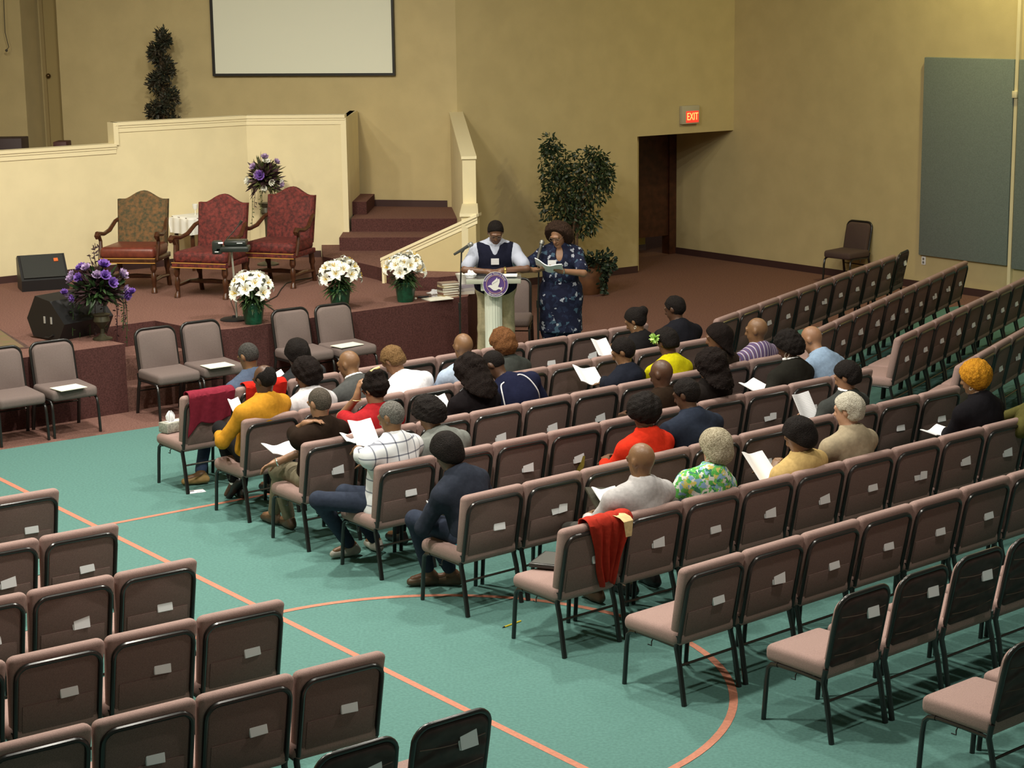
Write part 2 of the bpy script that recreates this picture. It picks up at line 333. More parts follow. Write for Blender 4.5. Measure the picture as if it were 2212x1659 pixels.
t = thing('wall_outlet', 'white electrical outlet low on the right wall under the acoustic panel', 'outlet', (p2.x, p2.y, .335), ra_)
mb = MB(); mb.rbox(-.035, .035, -.012, 0, 0, .115, .004, 2); obj('cover_plate', mb, white_paper, t)
mb = MB(); mb.box(-.015, .015, -.016, -.011, .018, .048); mb.box(-.015, .015, -.016, -.011, .066, .096); obj('socket', mb, mat('socket_grey', (.2, .19, .17), .6), t, smooth=False)
def text_mesh(s, size, ext=0.002):
    c = bpy.data.curves.new('txt', 'FONT'); c.body = s; c.size = size; c.extrude = ext; c.align_x = 'CENTER'; c.align_y = 'CENTER'; c.resolution_u = 3
    o = bpy.data.objects.new('txt', c); COL.objects.link(o); bpy.context.view_layer.update()
    me = bpy.data.meshes.new_from_object(o.evaluated_get(bpy.context.evaluated_depsgraph_get())); bpy.data.objects.remove(o); bpy.data.curves.remove(c); return me
ec = DJ+cu*.955
t = thing('exit_sign', 'lit red EXIT sign above the corridor opening', 'sign', (ec.x, ec.y, 2.145), math.atan2(cu.y, cu.x))
mb = MB(); mb.rbox(-.165, .165, -.07, 0, 0, .27, .008, 2); obj('housing', mb, mat('sign_white', (.50, .46, .34), .5), t)
mb = MB(); mb.box(-.095, .145, -.074, -.068, .02, .19); obj('lens', mb, mat('exit_lens', (.35, .03, .02), .4, emis=((1, .06, .03), .9)), t, smooth=False)
me = text_mesh('EXIT', .135); me.materials.append(mat('exit_letters', (.9, .2, .05), .4, emis=((1.0, .16, .04), 5.0)))
o = link('letters', me, t, (.025, -.077, .105)); o.rotation_euler = (PI/2, 0, 0); o.scale = (.78, 1.15, 1)
# ------------------------------------------------------------------ chairs
W = 0.53
def lean(z): return 0.115-(z-.42)*.20            # y of the back's rear face at height z
def chair_legs(t):
    for s in (-1, 1):
        mb = MB(); mb.tube([(s*.235, .567, 0), (s*.232, .55, .25), (s*.230, .54, .32), (s*.228, .515, .345), (s*.228, .47, .352)], .0145, 8); obj('leg', mb, black_metal, t)
        mb = MB(); mb.tube([(s*.235, .064, 0), (s*.232, .11, .25), (s*.230, .135, .34), (s*.230, .12, .42)], .0145, 8, flat=1.25); obj('leg', mb, black_metal, t)
    mb = MB()
    for s in (-1, 1): mb.tube([(s*.228, .49, .352), (s*.228, .30, .352), (s*.229, .14, .345)], .011, 8)
    mb.tube([(-.228, .45, .352), (.228, .45, .352)], .009, 6); mb.tube([(-.228, .2, .352), (.228, .2, .352)], .009, 6); obj('seat_frame', mb, black_metal, t)
    mb = MB(); mb.tube([(-.232, .108, .235), (.232, .108, .235)], .008, 6); obj('stretcher', mb, gun_metal, t)
    mb = MB(); mb.tube([(-.228, .33, .345), (-.240, .33, .330), (-.240, .33, .305), (-.240, .36, .305)], .004, 6); obj('ganging_hook', mb, black_metal, t)
def shear(v): return Vector((v.x, v.y+lean(v.z), v.z))
def grid_box(x0, x1, y0, y1, z0, z1, r, top=0.0):
    bm = bmesh.new(); bmesh.ops.create_cube(bm, size=1)
    for v in bm.verts: v.co = Vector((x0+(v.co.x+.5)*(x1-x0), y0+(v.co.y+.5)*(y1-y0), z0+(v.co.z+.5)*(z1-z0)))
    bmesh.ops.bevel(bm, geom=bm.edges[:], offset=r, segments=4, affect='EDGES', profile=0.5)
    return bm
def make_chair_padded():
    t = thing('padded_chair', '', 'chair')
    mb = MB(); bm = grid_box(-.258, .258, .105, .578, .345, .452, .042)
    mb.bm(bm, lambda c: Vector((c.x*(1-.06*max(0, (c.y-.45)/.13)), c.y, c.z-(.02*max(0, (c.y-.46)/.12)**2 if c.z > .40 else 0)))); obj('seat', mb, chair_mauve, t)
    # cushion: rounded slab; upper corners drawn in a little
    bm = grid_box(-.262, .262, 0, .075, .40, .842, .032)
    def f(c):
        k = max(0, (c.z-.80)/.042); x = c.x*(1-.035*k*k)
        k2 = max(0, (.52-c.z)/.12); x = x*(1-.10*min(1, k2))
        return shear(Vector((x, c.y, c.z)))
    mb = MB(); mb.bm(bm, f); b = obj('backrest', mb, chair_mauve, t)
    mb = MB(); bm = grid_box(-.216, .216, -.009, .02, .40, .775, .008); mb.bm(bm, shear); obj('back_panel', mb, chair_panel, b)
    mb = MB(); mb.rbox(-.195, .195, -.015, .0, .405, .56, .005, 2, shear); obj('pocket', mb, chair_panel, b)
    pts = [(-.230, .375)]+[(-.230, .45), (-.230, .71)]
    for i in range(1, 6): a = PI-PI/2*i/5; pts.append((-.160+.07*math.cos(a), .717+.07*math.sin(a)))
    full = pts+[(-x, z) for x, z in pts[::-1]]
    mb = MB(); mb.tube([shear(Vector((x, -.008, z))) for x, z in full], .0135, 8, flat=1.0); obj('back_frame', mb, black_metal, t)
    chair_legs(t); return t
def make_chair_framed(front=chair_grey, rear=chair_cover):
    t = thing('framed_chair', '', 'chair')
    mb = MB(); bm = grid_box(-.240, .240, .11, .575, .352, .462, .035)
    mb.bm(bm, lambda c: Vector((c.x*(1-.05*max(0, (c.y-.45)/.13)), c.y, c.z-(.015*max(0, (c.y-.46)/.12)**2 if c.z > .42 else 0)))); obj('seat', mb, front, t)
    def bpoly(w, z0, z1, r, seg=7):
        q = [(-w, z0+.03), (-w+.03, z0), (w-.03, z0), (w, z0+.03)]
        for i in range(seg+1): a = PI/2*i/seg; q.append((w-r+r*math.cos(a), z1-r+r*math.sin(a)))
        for i in range(seg+1): a = PI/2+PI/2*i/seg; q.append((-w+r+r*math.cos(a), z1-r+r*math.sin(a)))
        return q
    def pad(w, z0, z1, r, y0, y1, bulge):
        mb = MB(); q = bpoly(w, z0, z1, r); n = len(q); cz = (z0+z1)/2; rings = []
        for (sc, y) in ((1, y0), (1, y1-bulge), (.965, y1-.25*bulge), (.90, y1)): rings.append([shear(Vector((x*sc, y, cz+(z-cz)*sc))) for x, z in q])
        vs = [v for r_ in rings for v in r_]; fs = [(i*n+j, i*n+(j+1) % n, (i+1)*n+(j+1) % n, (i+1)*n+j) for i in range(3) for j in range(n)]
        fs += [tuple(range(n))[::-1], tuple(3*n+j for j in range(n))]; return mb.add(vs, fs)
    mb = pad(.205, .40, .825, .075, .012, .06, .03); obj('backrest', mb, front, t)
    mb = pad(.208, .375, .826, .075, .010, -.004, -.006); b = obj('back_panel', mb, rear, t)
    mb = MB()
    for z0, a0, a1 in ((.715, .012, .0), (.60, .0, -.014), (.49, .006, .012)): mb.tube([shear(Vector((-.19+.38*i/8, -.003, z0+a0*(1-i/8)+a1*i/8-.016*math.sin(PI*i/8)))) for i in range(9)], .0035, 5)
    obj('cover_crease', mb, mat('chair_crease', (.12, .075, .055), .7), b)
    q = [(-.218, .36), (-.218, .45), (-.218, .70)]
    for i in range(1, 7): a = PI-PI/2*i/6; q.append((-.133+.085*math.cos(a), .755+.085*math.sin(a)))
    q += [(-x, z) for x, z in q[::-1]]
    mb = MB(); mb.tube([shear(Vector((x, .012, z))) for x, z in q], .0145, 10); obj('back_frame', mb, black_metal, t)
    chair_legs(t); return t
PADDED = make_chair_padded(); FRAMED = make_chair_framed(); FRAMED_M = make_chair_framed(chair_mauve); FRAMED_D = make_chair_framed(mat('chair_fabric_brown', (.075, .045, .038), .9, .15, 200))
_used = {'p': False, 'f': False, 'm': False, 'd': False}
def chair(kind, loc, rz, label, group):
    src = {'p': PADDED, 'f': FRAMED, 'm': FRAMED_M, 'd': FRAMED_D}[kind]
    if not _used[kind]: _used[kind] = True; c = src
    else: c = copy_tree(src)
    c.location = loc; c.rotation_euler = (0, 0, rz); c['label'] = label; c['group'] = group; c['category'] = 'chair'; return c
def make_card(v):
    mb = MB(); rnd = random.Random(v)
    if v == 0: mb.rbox(-.04, .04, -.010, .004, 0, .105, .003, 2)
    elif v == 1:
        mb.rbox(-.04, .04, -.004, .003, 0, .10, .002, 2); mb.slab([(-.036, -.010, 0), (.042, -.016, 0), (.046, -.018, .112), (-.030, -.012, .118)], (0, .003, 0))
    else:
        mb.slab([(-.05, -.006, 0), (.02, -.004, 0), (.03, -.006, .085), (-.055, -.008, .07)], (0, .004, 0)); mb.slab([(-.01, -.014, 0), (.055, -.012, 0), (.075, -.012, .09), (.02, -.016, .118)], (0, .004, 0))
    return mb.mesh('offering_card', white_paper, False)
CARDS = [make_card(i) for i in range(3)]
for c_ in CARDS: c_.transform(Matrix.Diagonal((1.22, 1, 1.0, 1)))
crng = random.Random(5)
def card(org, rz, label, kind='p', v=None):
    z = .560 if kind == 'p' else .665
    if v is None: v = 2 if crng.random() < .07 else (1 if crng.random() < .3 else 0)
    x = (.048 if kind == 'p' else .075)+crng.uniform(-.015, .015); z += crng.uniform(-.012, .012)
    o = link('offering_card', CARDS[v]); c, s = math.cos(rz), math.sin(rz); y = lean(z)-.018
    o.location = (org[0]+c*x-s*y, org[1]+s*x+c*y, z); o.rotation_euler = (-.19, crng.uniform(-.06, .06), rz)
    return tag(o, label, 'card', 'white cards in the chair-back pockets')
ROWS = {}
def row(key, org, ang, k0, k1, desc, endword, kind='p', cards=(), group='', rev=False, pitch=W):
    ROWS[key] = (org, ang)
    for k in range(k0, k1):
        u = Vector((math.cos(ang), math.sin(ang))); p = Vector(org)+u*pitch*(k+.5)
        n = (k1-1-k) if rev else (k-k0)
        kd = 'mauve padded chair' if kind == 'p' else 'black-framed chair'
        if isinstance(kind, dict): pass
        chair(kind, (p.x, p.y, 0), ang, '%s, %s from %s, %s' % (kd, ORD[n], endword, desc), group)
        if cards == 'all' or k in cards: card((p.x, p.y), ang, 'white card, %s chair from %s, %s' % (ORD[n], endword, desc), kind)
G1_, G2_, G3_ = 'padded chairs in the centre block', 'padded chairs in the near left block', 'padded chairs in the far right block'
row('B', (-2.721, 15.46), .676, 0, 10, 'front row with tissue box', 'the aisle', cards=(7, 8), group=G1_)
row('C', (-2.08, 14.548), .695, 0, 10, 'row of the man in mustard sweater', 'the aisle', group=G1_)
row('D', (-1.525, 13.719), .684, 0, 10, 'row of the crew-cut man in black', 'the aisle', cards=(0, 3, 4, 5), group=G1_)
row('E', (-.931, 12.991), .678, 0, 10, 'row of the man in plaid shirt', 'the aisle', cards=(0, 2, 3, 7, 8), group=G1_)
row('F', (-.298, 12.139), .693, 0, 10, 'row of the woman in dark denim jacket', 'the aisle', cards=(0, 1, 5, 8, 9), group=G1_)
row('G', (.325, 11.312), .686, 0, 10, 'row with the red jacket draped', 'the aisle', cards='all', group=G1_)
row('H', (1.001, 10.467), .707, 0, 8, 'empty row just behind the red jacket', 'the aisle', cards='all', group=G1_)
row('I', (1.762, 9.865), .705, 0, 5, 'second row from the near right corner', 'the aisle', 'm', cards='all', group='black-framed chairs at near right')
row('J', (2.47, 9.03), .70, 0, 2, 'nearest row at the lower right corner', 'the aisle', 'm', cards=(), group='black-framed chairs at near right')
def rowend(key, end, ang, n, desc, cards='all', kind='p', grp=G2_):
    u = Vector((math.cos(ang), math.sin(ang))); org = Vector(end)-u*W*n
    row(key, tuple(org), ang, 0, n, desc, 'the aisle', kind, cards, grp, True)
rowend('L1', (-3.052, 12.515), .62, 2, 'left block row nearest the stage')
rowend('L2', (-2.467, 11.616), .622, 2, 'left block, second row from its front')
rowend('L3', (-2.704+.81*W*2, 10.208+.587*W*2), .627, 3, 'left block, third row from its front')
rowend('L4', (-2.534+.817*W*3, 9.102+.576*W*3), .614, 4, 'left block, fourth row from its front')
rowend('L5', (-1.913+.811*W*3, 8.225+.584*W*3), .624, 4, 'left block, last padded row')
rowend('L6', (-.055, 8.40), .67, 2, 'pair at bottom edge of photo', kind='m', grp='black-framed chairs at bottom edge')
row('R1', (2.127, 18.944), 1.034, 0, 10, 'right block row nearest the exit', 'its near end', cards='all', group=G3_)
row('R2', (3.024, 18.259), 1.066, 0, 10, 'right block, second row from the exit', 'its near end', cards='all', group=G3_)
row('R3', (3.718, 17.753), 1.036, 0, 10, 'right block, third row from the exit', 'its near end', cards='all', group=G3_)
r4 = U(2086, 791, .842); r4b = U(2212, 719, .842)
row('R4', (r4.x, r4.y), math.atan2(r4b.y-r4.y, r4b.x-r4.x), 0, 6, 'right block row behind the orange-haired woman', 'its near end', cards='all', group=G3_)
u = Vector((math.cos(1.034), math.sin(1.034))); p = Vector((2.127, 18.944))+u*W*10.55
chair('f', (p.x, p.y, 0), 1.10, 'black-framed chair closing the far end of the row nearest the exit', 'loose black-framed chairs'); card((p.x, p.y), 1.10, 'white card on the black-framed chair at far end of right block', 'f')
FA = .64
for i, (x, y, lb) in enumerate(((-4.92, 17.91, 'black-framed chair facing the audience, cut off by the left edge'), (-4.50, 18.24, 'black-framed chair facing the audience, leftmost with a paper on it'),
        (-3.62, 18.93, 'empty black-framed chair facing the audience, before the stage steps'), (-3.22, 19.27, 'black-framed chair with paper, before the stage steps'),
        (-2.38, 19.98, 'empty black-framed chair behind the long-haired woman in front row'), (-1.95, 20.25, 'rightmost chair facing the audience, paper on its seat'))):
    chair('f', (x, y, 0), FA+PI, lb, 'chairs facing the audience along the stage')
chair('f', (.02, 21.98, 0), PI-.08, 'chair standing behind the lectern beside the woman in floral dress', 'loose black-framed chairs')
lp = U(1880, 600, 0)
chair('d', (5.02, 27.05, 0), 2.30+PI/2*0, 'lone dark chair standing against the right wall', 'loose black-framed chairs')
def sheet(px, py, z, sx, sy, rz, label, m=cream_paper, th=.006, name='paper_sheet', grp=None):
    mb = MB(); mb.box(-sx/2, sx/2, -sy/2, sy/2, 0, th); o = obj(name, mb, m, None, U(px, py, z), rz, smooth=False); return tag(o, label, 'paper', grp)
sheet(148, 838, .463, .28, .216, FA+.1, 'cream paper on the leftmost chair facing the audience')
sheet(470, 790, .463, .28, .216, FA, 'cream paper on the chair before the stage steps')
sheet(750, 746, .463, .30, .19, FA+.1, 'cream paper on the rightmost chair facing the audience')
# ------------------------------------------------------------------ things on the stage and along the walls
rnd = random.Random(11)
leaf_dk = mat('leaf_dark_green', (.014, .030, .014), .5, .5, 9); leaf_md = mat('leaf_green', (.035, .075, .022), .5, .5, 9); leaf_ol = mat('leaf_olive', (.075, .085, .025), .55, .4, 9)
bark = mat('bark_brown', (.11, .065, .035), .8, .3, 30); pot_green = mat('pot_foil_green', (.008, .085, .042), .28, .3, 14, .6, 30); terra = mat('pot_terracotta', (.14, .058, .022), .6, .25, 8)
petal_w = mat('petal_white', (.82, .82, .74), .6); petal_p = mat('petal_purple', (.20, .095, .42), .6, .35, 25); petal_l = mat('petal_lilac', (.42, .30, .50), .6, .3, 25); petal_y = mat('stamen_yellow', (.62, .42, .05), .6); plum = mat('leaf_plum', (.050, .022, .026), .55, .5, 12)
def leaf(mb, p, d, n, L, wd, bend=.25):
    d = Vector(d).normalized(); n = Vector(n); n = (n-d*n.dot(d)).normalized(); s = d.cross(n); p = Vector(p); o = len(mb.v)
    pts = []
    for t, ww in ((0, .12), (.3, .85), (.62, .9), (.86, .45), (1, .03)):
        c = p+d*L*t-n*L*bend*t*t; pts += [c-s*wd*.5*ww, c+n*wd*.08*ww, c+s*wd*.5*ww]
    fs = [(i*3+j, i*3+j+1, i*3+j+4, i*3+j+3) for i in range(4) for j in (0, 1)]
    mb.add(pts, fs)
def rdir(z0=-1, z1=1):
    z = rnd.uniform(z0, z1); a = rnd.uniform(0, 2*PI); r = math.sqrt(max(0, 1-z*z)); return Vector((r*math.cos(a), r*math.sin(a), z))
# ---- potted lilies
def blossom_mesh():
    mb = MB()
    for i in range(6):
        a = i*PI/3+(.1 if i % 2 else 0); rows = []
        for t, wd in ((.02, .008), (.25, .017), (.5, .025), (.75, .020), (.95, .007), (1.0, .002)):
            r = .012+.072*t**1.3; z = .060*math.sin(t*1.9)-.030*t**4
            c = Vector((r*math.cos(a), r*math.sin(a), z)); s = Vector((-math.sin(a), math.cos(a), 0)); rows += [c-s*wd, c+Vector((0, 0, -.006)), c+s*wd]
        mb.add(rows, [(k*3+j, k*3+j+1, k*3+j+4, k*3+j+3) for k in range(5) for j in (0, 1)])
    mb.lathe([(.004, -.05), (.010, -.01), (.016, .012)], 8)
    mb.mi = 1
    for i in range(5): a = i*1.256; mb.tube([(0, 0, .01), (.012*math.cos(a), .012*math.sin(a), .05), (.02*math.cos(a), .02*math.sin(a), .06)], .0028, 5)
    return mb.mesh('blossom', [petal_w, petal_y])
LILY = blossom_mesh()
def lily(px, py, label, seed, nb=18):
    rnd.seed(seed); p = U(px, py, STG); t = thing('potted_lily', label, 'potted plant', p, rnd.uniform(0, 6), 'white lilies along the stage edge')
    mb = MB(); mb.lathe([(.088, 0), (.092, .01), (.118, .205), (.128, .22), (.122, .23), (.105, .215), (.10, .19)], 24)
    for i in range(len(mb.v)): x, y, z = mb.v[i]; a = math.atan2(y, x); k = 1+.03*math.sin(9*a+z*30); mb.v[i] = (x*k, y*k, z)
    obj('pot', mb, pot_green, t)
    mb = MB()
    for i in range(5): a = i*1.3; mb.tube([(.02*math.cos(a), .02*math.sin(a), .14), (.05*math.cos(a), .05*math.sin(a), .28), (.08*math.cos(a), .08*math.sin(a), .38)], .006, 6)
    for i in range(210):
        z = rnd.uniform(.20, .38); d = rdir(-.3, .5); r = rnd.uniform(0, .09)
        leaf(mb, (d.x*r, d.y*r, z), d, (0, 0, 1), rnd.uniform(.10, .17), rnd.uniform(.022, .034), .4)
    obj('foliage', mb, leaf_md, t)
    for i in range(nb):
        a = i*2.4; k = i/nb; r = .03+.165*math.sqrt(k); z = .47-.15*k*k+rnd.uniform(-.03, .03)
        o = link('blossom', LILY, t, (r*math.cos(a), r*math.sin(a), z)); d = Vector((math.cos(a)*(.3+.9*k), math.sin(a)*(.3+.9*k), .75-.55*k)); o.rotation_euler = d.to_track_quat('Z', 'Y').to_euler(); s = rnd.uniform(1.0, 1.3); o.scale = (s, s, s)
lily(548, 699, 'white lily in green foil pot beside the music stand', 1)
lily(735, 667, 'white lily in green foil pot behind the rightmost facing chair', 2)
lily(876, 651, 'white lily in green foil pot before the stair rail', 3)
# ---- throne chairs
damask = mat('damask_red', (.105, .014, .011), .75, .55, 26, .3, 60); leather_red = mat('leather_oxblood', (.13, .028, .016), .4, .2, 20)
tapestry = mat('tapestry_green', (.050, .048, .022), .85, 0, 24, .3, 120, col2=(.17, .085, .03)); wood_red = mat('wood_mahogany', (.058, .020, .008), .3, .35, 20)
def throne(p, rz, label, bm_, sm_, leth):
    t = thing('throne_chair', label, 'chair', p, rz, 'carved armchairs on the stage')
    mb = MB(); q = []
    for i in range(17):
        x = -.31+.62*i/16; k = abs(x)/.31; q.append((x, 1.03+.10*(.5+.5*math.cos(PI*min(1, k/.82))) if k < .82 else 1.03+.012*(k-.82)))
    prof = [(-.30, .47)]+[(x, z) for x, z in q]+[(.30, .47)]
    bl_ = lambda z: -.27-(z-.47)*.18
    pts = [(x, bl_(z), z) for x, z in prof]; n = len(pts); cx_, cz_ = 0, .78
    rings = [[(x, y-.05, z) for x, y, z in pts], [(x, y+.01, z) for x, y, z in pts], [(cx_+(x-cx_)*.93, y+.035, cz_+(z-cz_)*.94) for x, y, z in pts], [(cx_+(x-cx_)*.6, y+.048, cz_+(z-cz_)*.6) for x, y, z in pts]]
    mb.add([v for r in rings for v in r], [(i*n+j, i*n+(j+1) % n, (i+1)*n+(j+1) % n, (i+1)*n+j) for i in range(3) for j in range(n)]+[tuple(range(n))[::-1], tuple(3*n+j for j in range(n))])
    obj('backrest', mb, bm_, t)
    mb = MB(); bm = grid_box(-.335, .335, -.30, .33, .40, .535, .05)
    mb.bm(bm, lambda c: Vector((c.x*(1-.06*(.33-c.y)/.6), c.y, c.z+(.03*max(0, 1-(c.x/.33)**2)*max(0, 1-((c.y-.02)/.33)**2) if c.z > .47 else 0)))); obj('seat', mb, sm_, t)
    mb = MB(); mb.rbox(-.34, .34, -.29, .335, .355, .415, .012, 2); obj('seat_rail', mb, sm_ if not leth else wood_red, t)
    mb = MB(); mb.box(-.342, .342, .333, .340, .352, .362); mb.box(-.342, .342, .333, .340, .405, .415); obj('nail_trim', mb, gold_trim, t, smooth=False)
    for s in (-1, 1):
        mb = MB(); mb.tube([(s*.30, -.33, .80), (s*.315, -.25, .78), (s*.34, -.10, .69), (s*.355, .06, .665), (s*.36, .20, .685), (s*.36, .27, .69), (s*.36, .30, .665), (s*.36, .29, .635)], [.022, .024, .026, .024, .026, .032, .030, .018], 8)
        mb.tube([(s*.355, .24, .67), (s*.35, .20, .60), (s*.345, .22, .50), (s*.335, .25, .38)], [.022, .022, .024, .022], 8); obj('arm', mb, wood_red, t)
        mb = MB(); mb.tube([(s*.30, .28, .36), (s*.305, .29, .28), (s*.30, .285, .24), (s*.30, .285, .20), (s*.305, .29, .15), (s*.30, .28, .07), (s*.305, .295, .03), (s*.305, .30, 0)], [.034, .038, .020, .033, .030, .022, .034, .036], 10); obj('leg', mb, wood_red, t)
        mb = MB(); mb.tube([(s*.29, -.26, .36), (s*.295, -.27, .24), (s*.29, -.28, .20), (s*.295, -.30, .10), (s*.295, -.33, 0)], [.032, .036, .024, .026, .028], 10); obj('leg', mb, wood_red, t)
    mb = MB()
    for s in (-1, 1): mb.tube([(s*.298, -.29, .13), (s*.30, .0, .15), (s*.30, .285, .14)], [.018, .024, .018], 8)
    mb.tube([(-.30, 0, .15), (0, 0, .16), (.30, 0, .15)], [.02, .028, .02], 8); obj('stretcher', mb, wood_red, t)
def place_throne(a_, b_, label, *m):
    a = U(*a_, STG+.47); b = U(*b_, STG+.47); d = Vector((b.x-a.x, b.y-a.y)); ang = math.atan2(-d.x, d.y); d.normalize(); c = Vector((a.x, a.y))+d*.27
    throne((c.x, c.y, STG), ang, label, *m)
place_throne((308, 533), (246, 559), 'carved armchair with green-brown tapestry back and oxblood leather seat', tapestry, leather_red, True)
place_throne((478, 543), (405, 565), 'middle carved armchair in red damask, beside the music stand', damask, damask, False)
place_throne((625, 523), (556, 543), 'right carved armchair in red damask, nearest the stairs', damask, damask, False)
# ---- side table under white cloth, glass
tp = U(425, 574, STG)+Vector((.05, -.22, 0))
t = thing('side_table', 'small wooden table under white cloth behind the middle armchair', 'table', tp, .75)
mb = MB(); mb.rbox(-.22, .22, -.22, .22, .64, .67, .006, 2); obj('tabletop', mb, wood_red, t)
for sx in (-1, 1):
    for sy in (-1, 1): mb = MB(); mb.tube([(sx*.18, sy*.18, .64), (sx*.18, sy*.18, .3), (sx*.18, sy*.18, 0)], [.022, .03, .02], 8); obj('leg', mb, wood_red, t)
mb = MB(); N_ = 24; vs = []
for i in range(N_+1):
    for j in range(N_+1):
        x = -.36+.72*i/N_; y = -.36+.72*j/N_; ox_ = max(0, abs(x)-.225); oy_ = max(0, abs(y)-.225); dr = max(ox_, oy_)*1.6
        X = max(-.235, min(.235, x))+(.012*math.sin(y*40)*(ox_ > 0)); Y = max(-.235, min(.235, y))+(.012*math.sin(x*40)*(oy_ > 0)); vs.append((X, Y, .678-dr))
mb.add(vs, [(i*(N_+1)+j, i*(N_+1)+j+1, (i+1)*(N_+1)+j+1, (i+1)*(N_+1)+j) for i in range(N_) for j in range(N_)])
tag(obj('tablecloth', mb, mat('cloth_table_white', (.78, .78, .74), .85), None, tp, .75), 'white cloth draped over the small table behind the armchairs', 'tablecloth')
mb = MB(); mb.lathe([(.03, 0), (.006, .01), (.006, .06), (.032, .09), (.036, .14), (.033, .14), (.028, .09)], 14)
tag(obj('goblet', mb, mat('glass_pale', (.75, .75, .70), .1), None, (tp.x, tp.y, tp.z+.679)), 'small pale goblet standing on the white-clothed side table', 'glass')
# ---- flower arrangements
def round_bloom(r=.045):
    mb = MB()
    for k, (n, sp_, ln) in enumerate(((5, .25, .7), (7, .7, 1.0), (9, 1.15, 1.0))):
        for i in range(n): a = 2*PI*i/n+k*.5; d = (math.sin(sp_)*math.cos(a), math.sin(sp_)*math.sin(a), math.cos(sp_)); leaf(mb, (0, 0, 0), d, (-d[0], -d[1], 1), r*ln, r*.8, -.25)
    return mb
B_P = round_bloom().mesh('b', petal_p); B_L = round_bloom().mesh('b', petal_l); B_W = round_bloom().mesh('b', petal_w)
def arrangement(t, c, R, nl, blooms, seed, mats=(plum, leaf_md), trail=0, spk=.5):
    rnd.seed(seed); c = Vector(c)
    for m, k in ((mats[0], 1.0), (mats[1], .75)):
        mb = MB()
        for i in range(int(nl*k)):
            d = rdir(-.6, 1); r = rnd.uniform(0, .55); p = c+Vector((d.x*R[0], d.y*R[1], d.z*R[2]))*r; leaf(mb, p, d+rdir()*.4, rdir(), rnd.uniform(.07, .16)*(1+spk*rnd.random()), rnd.uniform(.018, .045), rnd.uniform(-.2, .5))
        if trail:
            for i in range(trail):
                a = rnd.uniform(0, 6.28); x = c.x+R[0]*.9*math.cos(a); y = c.y+R[1]*.9*math.sin(a); z0 = c.z-R[2]*.3; L = rnd.uniform(.25, .6)
                pts = [(x+.01*math.sin(q*5), y, z0-L*q) for q in (0, .25, .5, .75, 1)]; mb.tube(pts, .003, 4)
                for q in range(12): leaf(mb, (x, y, z0-L*q/12), rdir(-.8, .2), rdir(), .035, .016)
        obj('foliage', mb, m, t)
    for i, me in enumerate(blooms):
        d = rdir(-.35, 1); d.y = -abs(d.y)*(.4+.6*rnd.random()) if rnd.random() < .75 else d.y
        o = link('blossom', me, t, c+Vector((d.x*R[0], d.y*R[1], d.z*R[2]))*.98); o.rotation_euler = d.to_track_quat('Z', 'Y').to_euler(); s = rnd.uniform(1.2, 1.9); o.scale = (s, s, s)
fp = U(222, 733, STG)
t = thing('flower_arrangement', 'purple silk flower arrangement in a dark urn at left stage edge', 'flowers', fp)
mb = MB(); mb.lathe([(.10, 0), (.10, .015), (.05, .03), (.02, .06), (.018, .11), (.05, .15), (.085, .19), (.075, .24), (.09, .26), (.08, .26)], 18); obj('urn', mb, mat('urn_bronze', (.05, .045, .025), .45, .3, 15), t)
arrangement(t, (-.02, 0, .50), (.30, .22, .29), 520, [B_P]*9+[B_L]*8+[B_W]*3, 21, trail=6, spk=.25)
mb = MB()
for s_ in (-1, 0, 1): mb.tube([(-.02, 0, .5), (-.03+.03*s_, 0, .75), (-.04+.05*s_, 0, .9+.03*s_)], .004, 5)
for i in range(22): leaf(mb, (-.03+rnd.uniform(-.05, .05), 0, rnd.uniform(.75, .95)), rdir(-.2, 1), rdir(), .05, .018)
for s_, l_ in ((-.33, .05), (.33, .05)): mb.tube([(0, 0, .42), (s_*.6, -.05, .52), (s_, -.08, .50)], .004, 5)
obj('stem', mb, plum, t)
for s_ in (-.34, .34): o = link('blossom', B_P, t, (s_, -.08, .48)); o.scale = (1.2, 1.2, 1.4); o.rotation_euler = (.4, 0, 0)
fp = U(572, 590, STG); fp = Vector((-3.12, 24.35, STG))
t = thing('flower_arrangement', 'tall lilac and plum silk flower arrangement on a pedestal behind the right armchair', 'flowers', fp)
mb = MB(); mb.lathe([(.14, 0), (.14, .02), (.04, .05), (.022, .10), (.018, .5), (.03, .62), (.07, .68), (.06, .74), (.10, .80), (.09, .80)], 16); obj('pedestal', mb, mat('urn_bronze', (.05, .045, .025), .45), t)
arrangement(t, (0, 0, 1.10), (.20, .16, .32), 460, [B_L]*6+[B_W]*6+[B_P]*1, 35, (plum, leaf_ol), trail=5, spk=.5)
# ---- monitors and loudspeaker
orange = mat('logo_orange', (.65, .14, .03), .5)
mp0, mp1 = U(48, 631, STG), U(150, 624, STG); ang = math.atan2(mp1.y-mp0.y, mp1.x-mp0.x); L = (mp1-mp0).length
t = thing('stage_monitor', 'black wedge stage monitor with small orange logo by the half wall', 'loudspeaker', ((mp0.x+mp1.x)/2, (mp0.y+mp1.y)/2, STG), ang)
mb = MB(); h = L/2; mb.slab([(-h, 0, 0), (-h, .36, 0), (-h, .36, .36), (-h, .26, .40), (-h, -.02, .13)], (L, 0, 0)); obj('cabinet', mb, black_plastic, t, smooth=False)
mb = MB(); mb.slab([(-h+.03, -.008, .155), (h-.03, -.008, .155), (h-.03, .245, .392), (-h+.03, .245, .392)], (0, -.008, .008)); obj('grille', mb, mat('grille_black', (.018, .020, .018), .6, .3, 200), t, smooth=False)
mb = MB(); mb.slab([(h-.14, .150, .318), (h-.09, .150, .318), (h-.09, .185, .351), (h-.14, .185, .351)], (0, -.008, .008)); obj('logo', mb, orange, t, smooth=False)
sp_ = U(160, 728, STG)
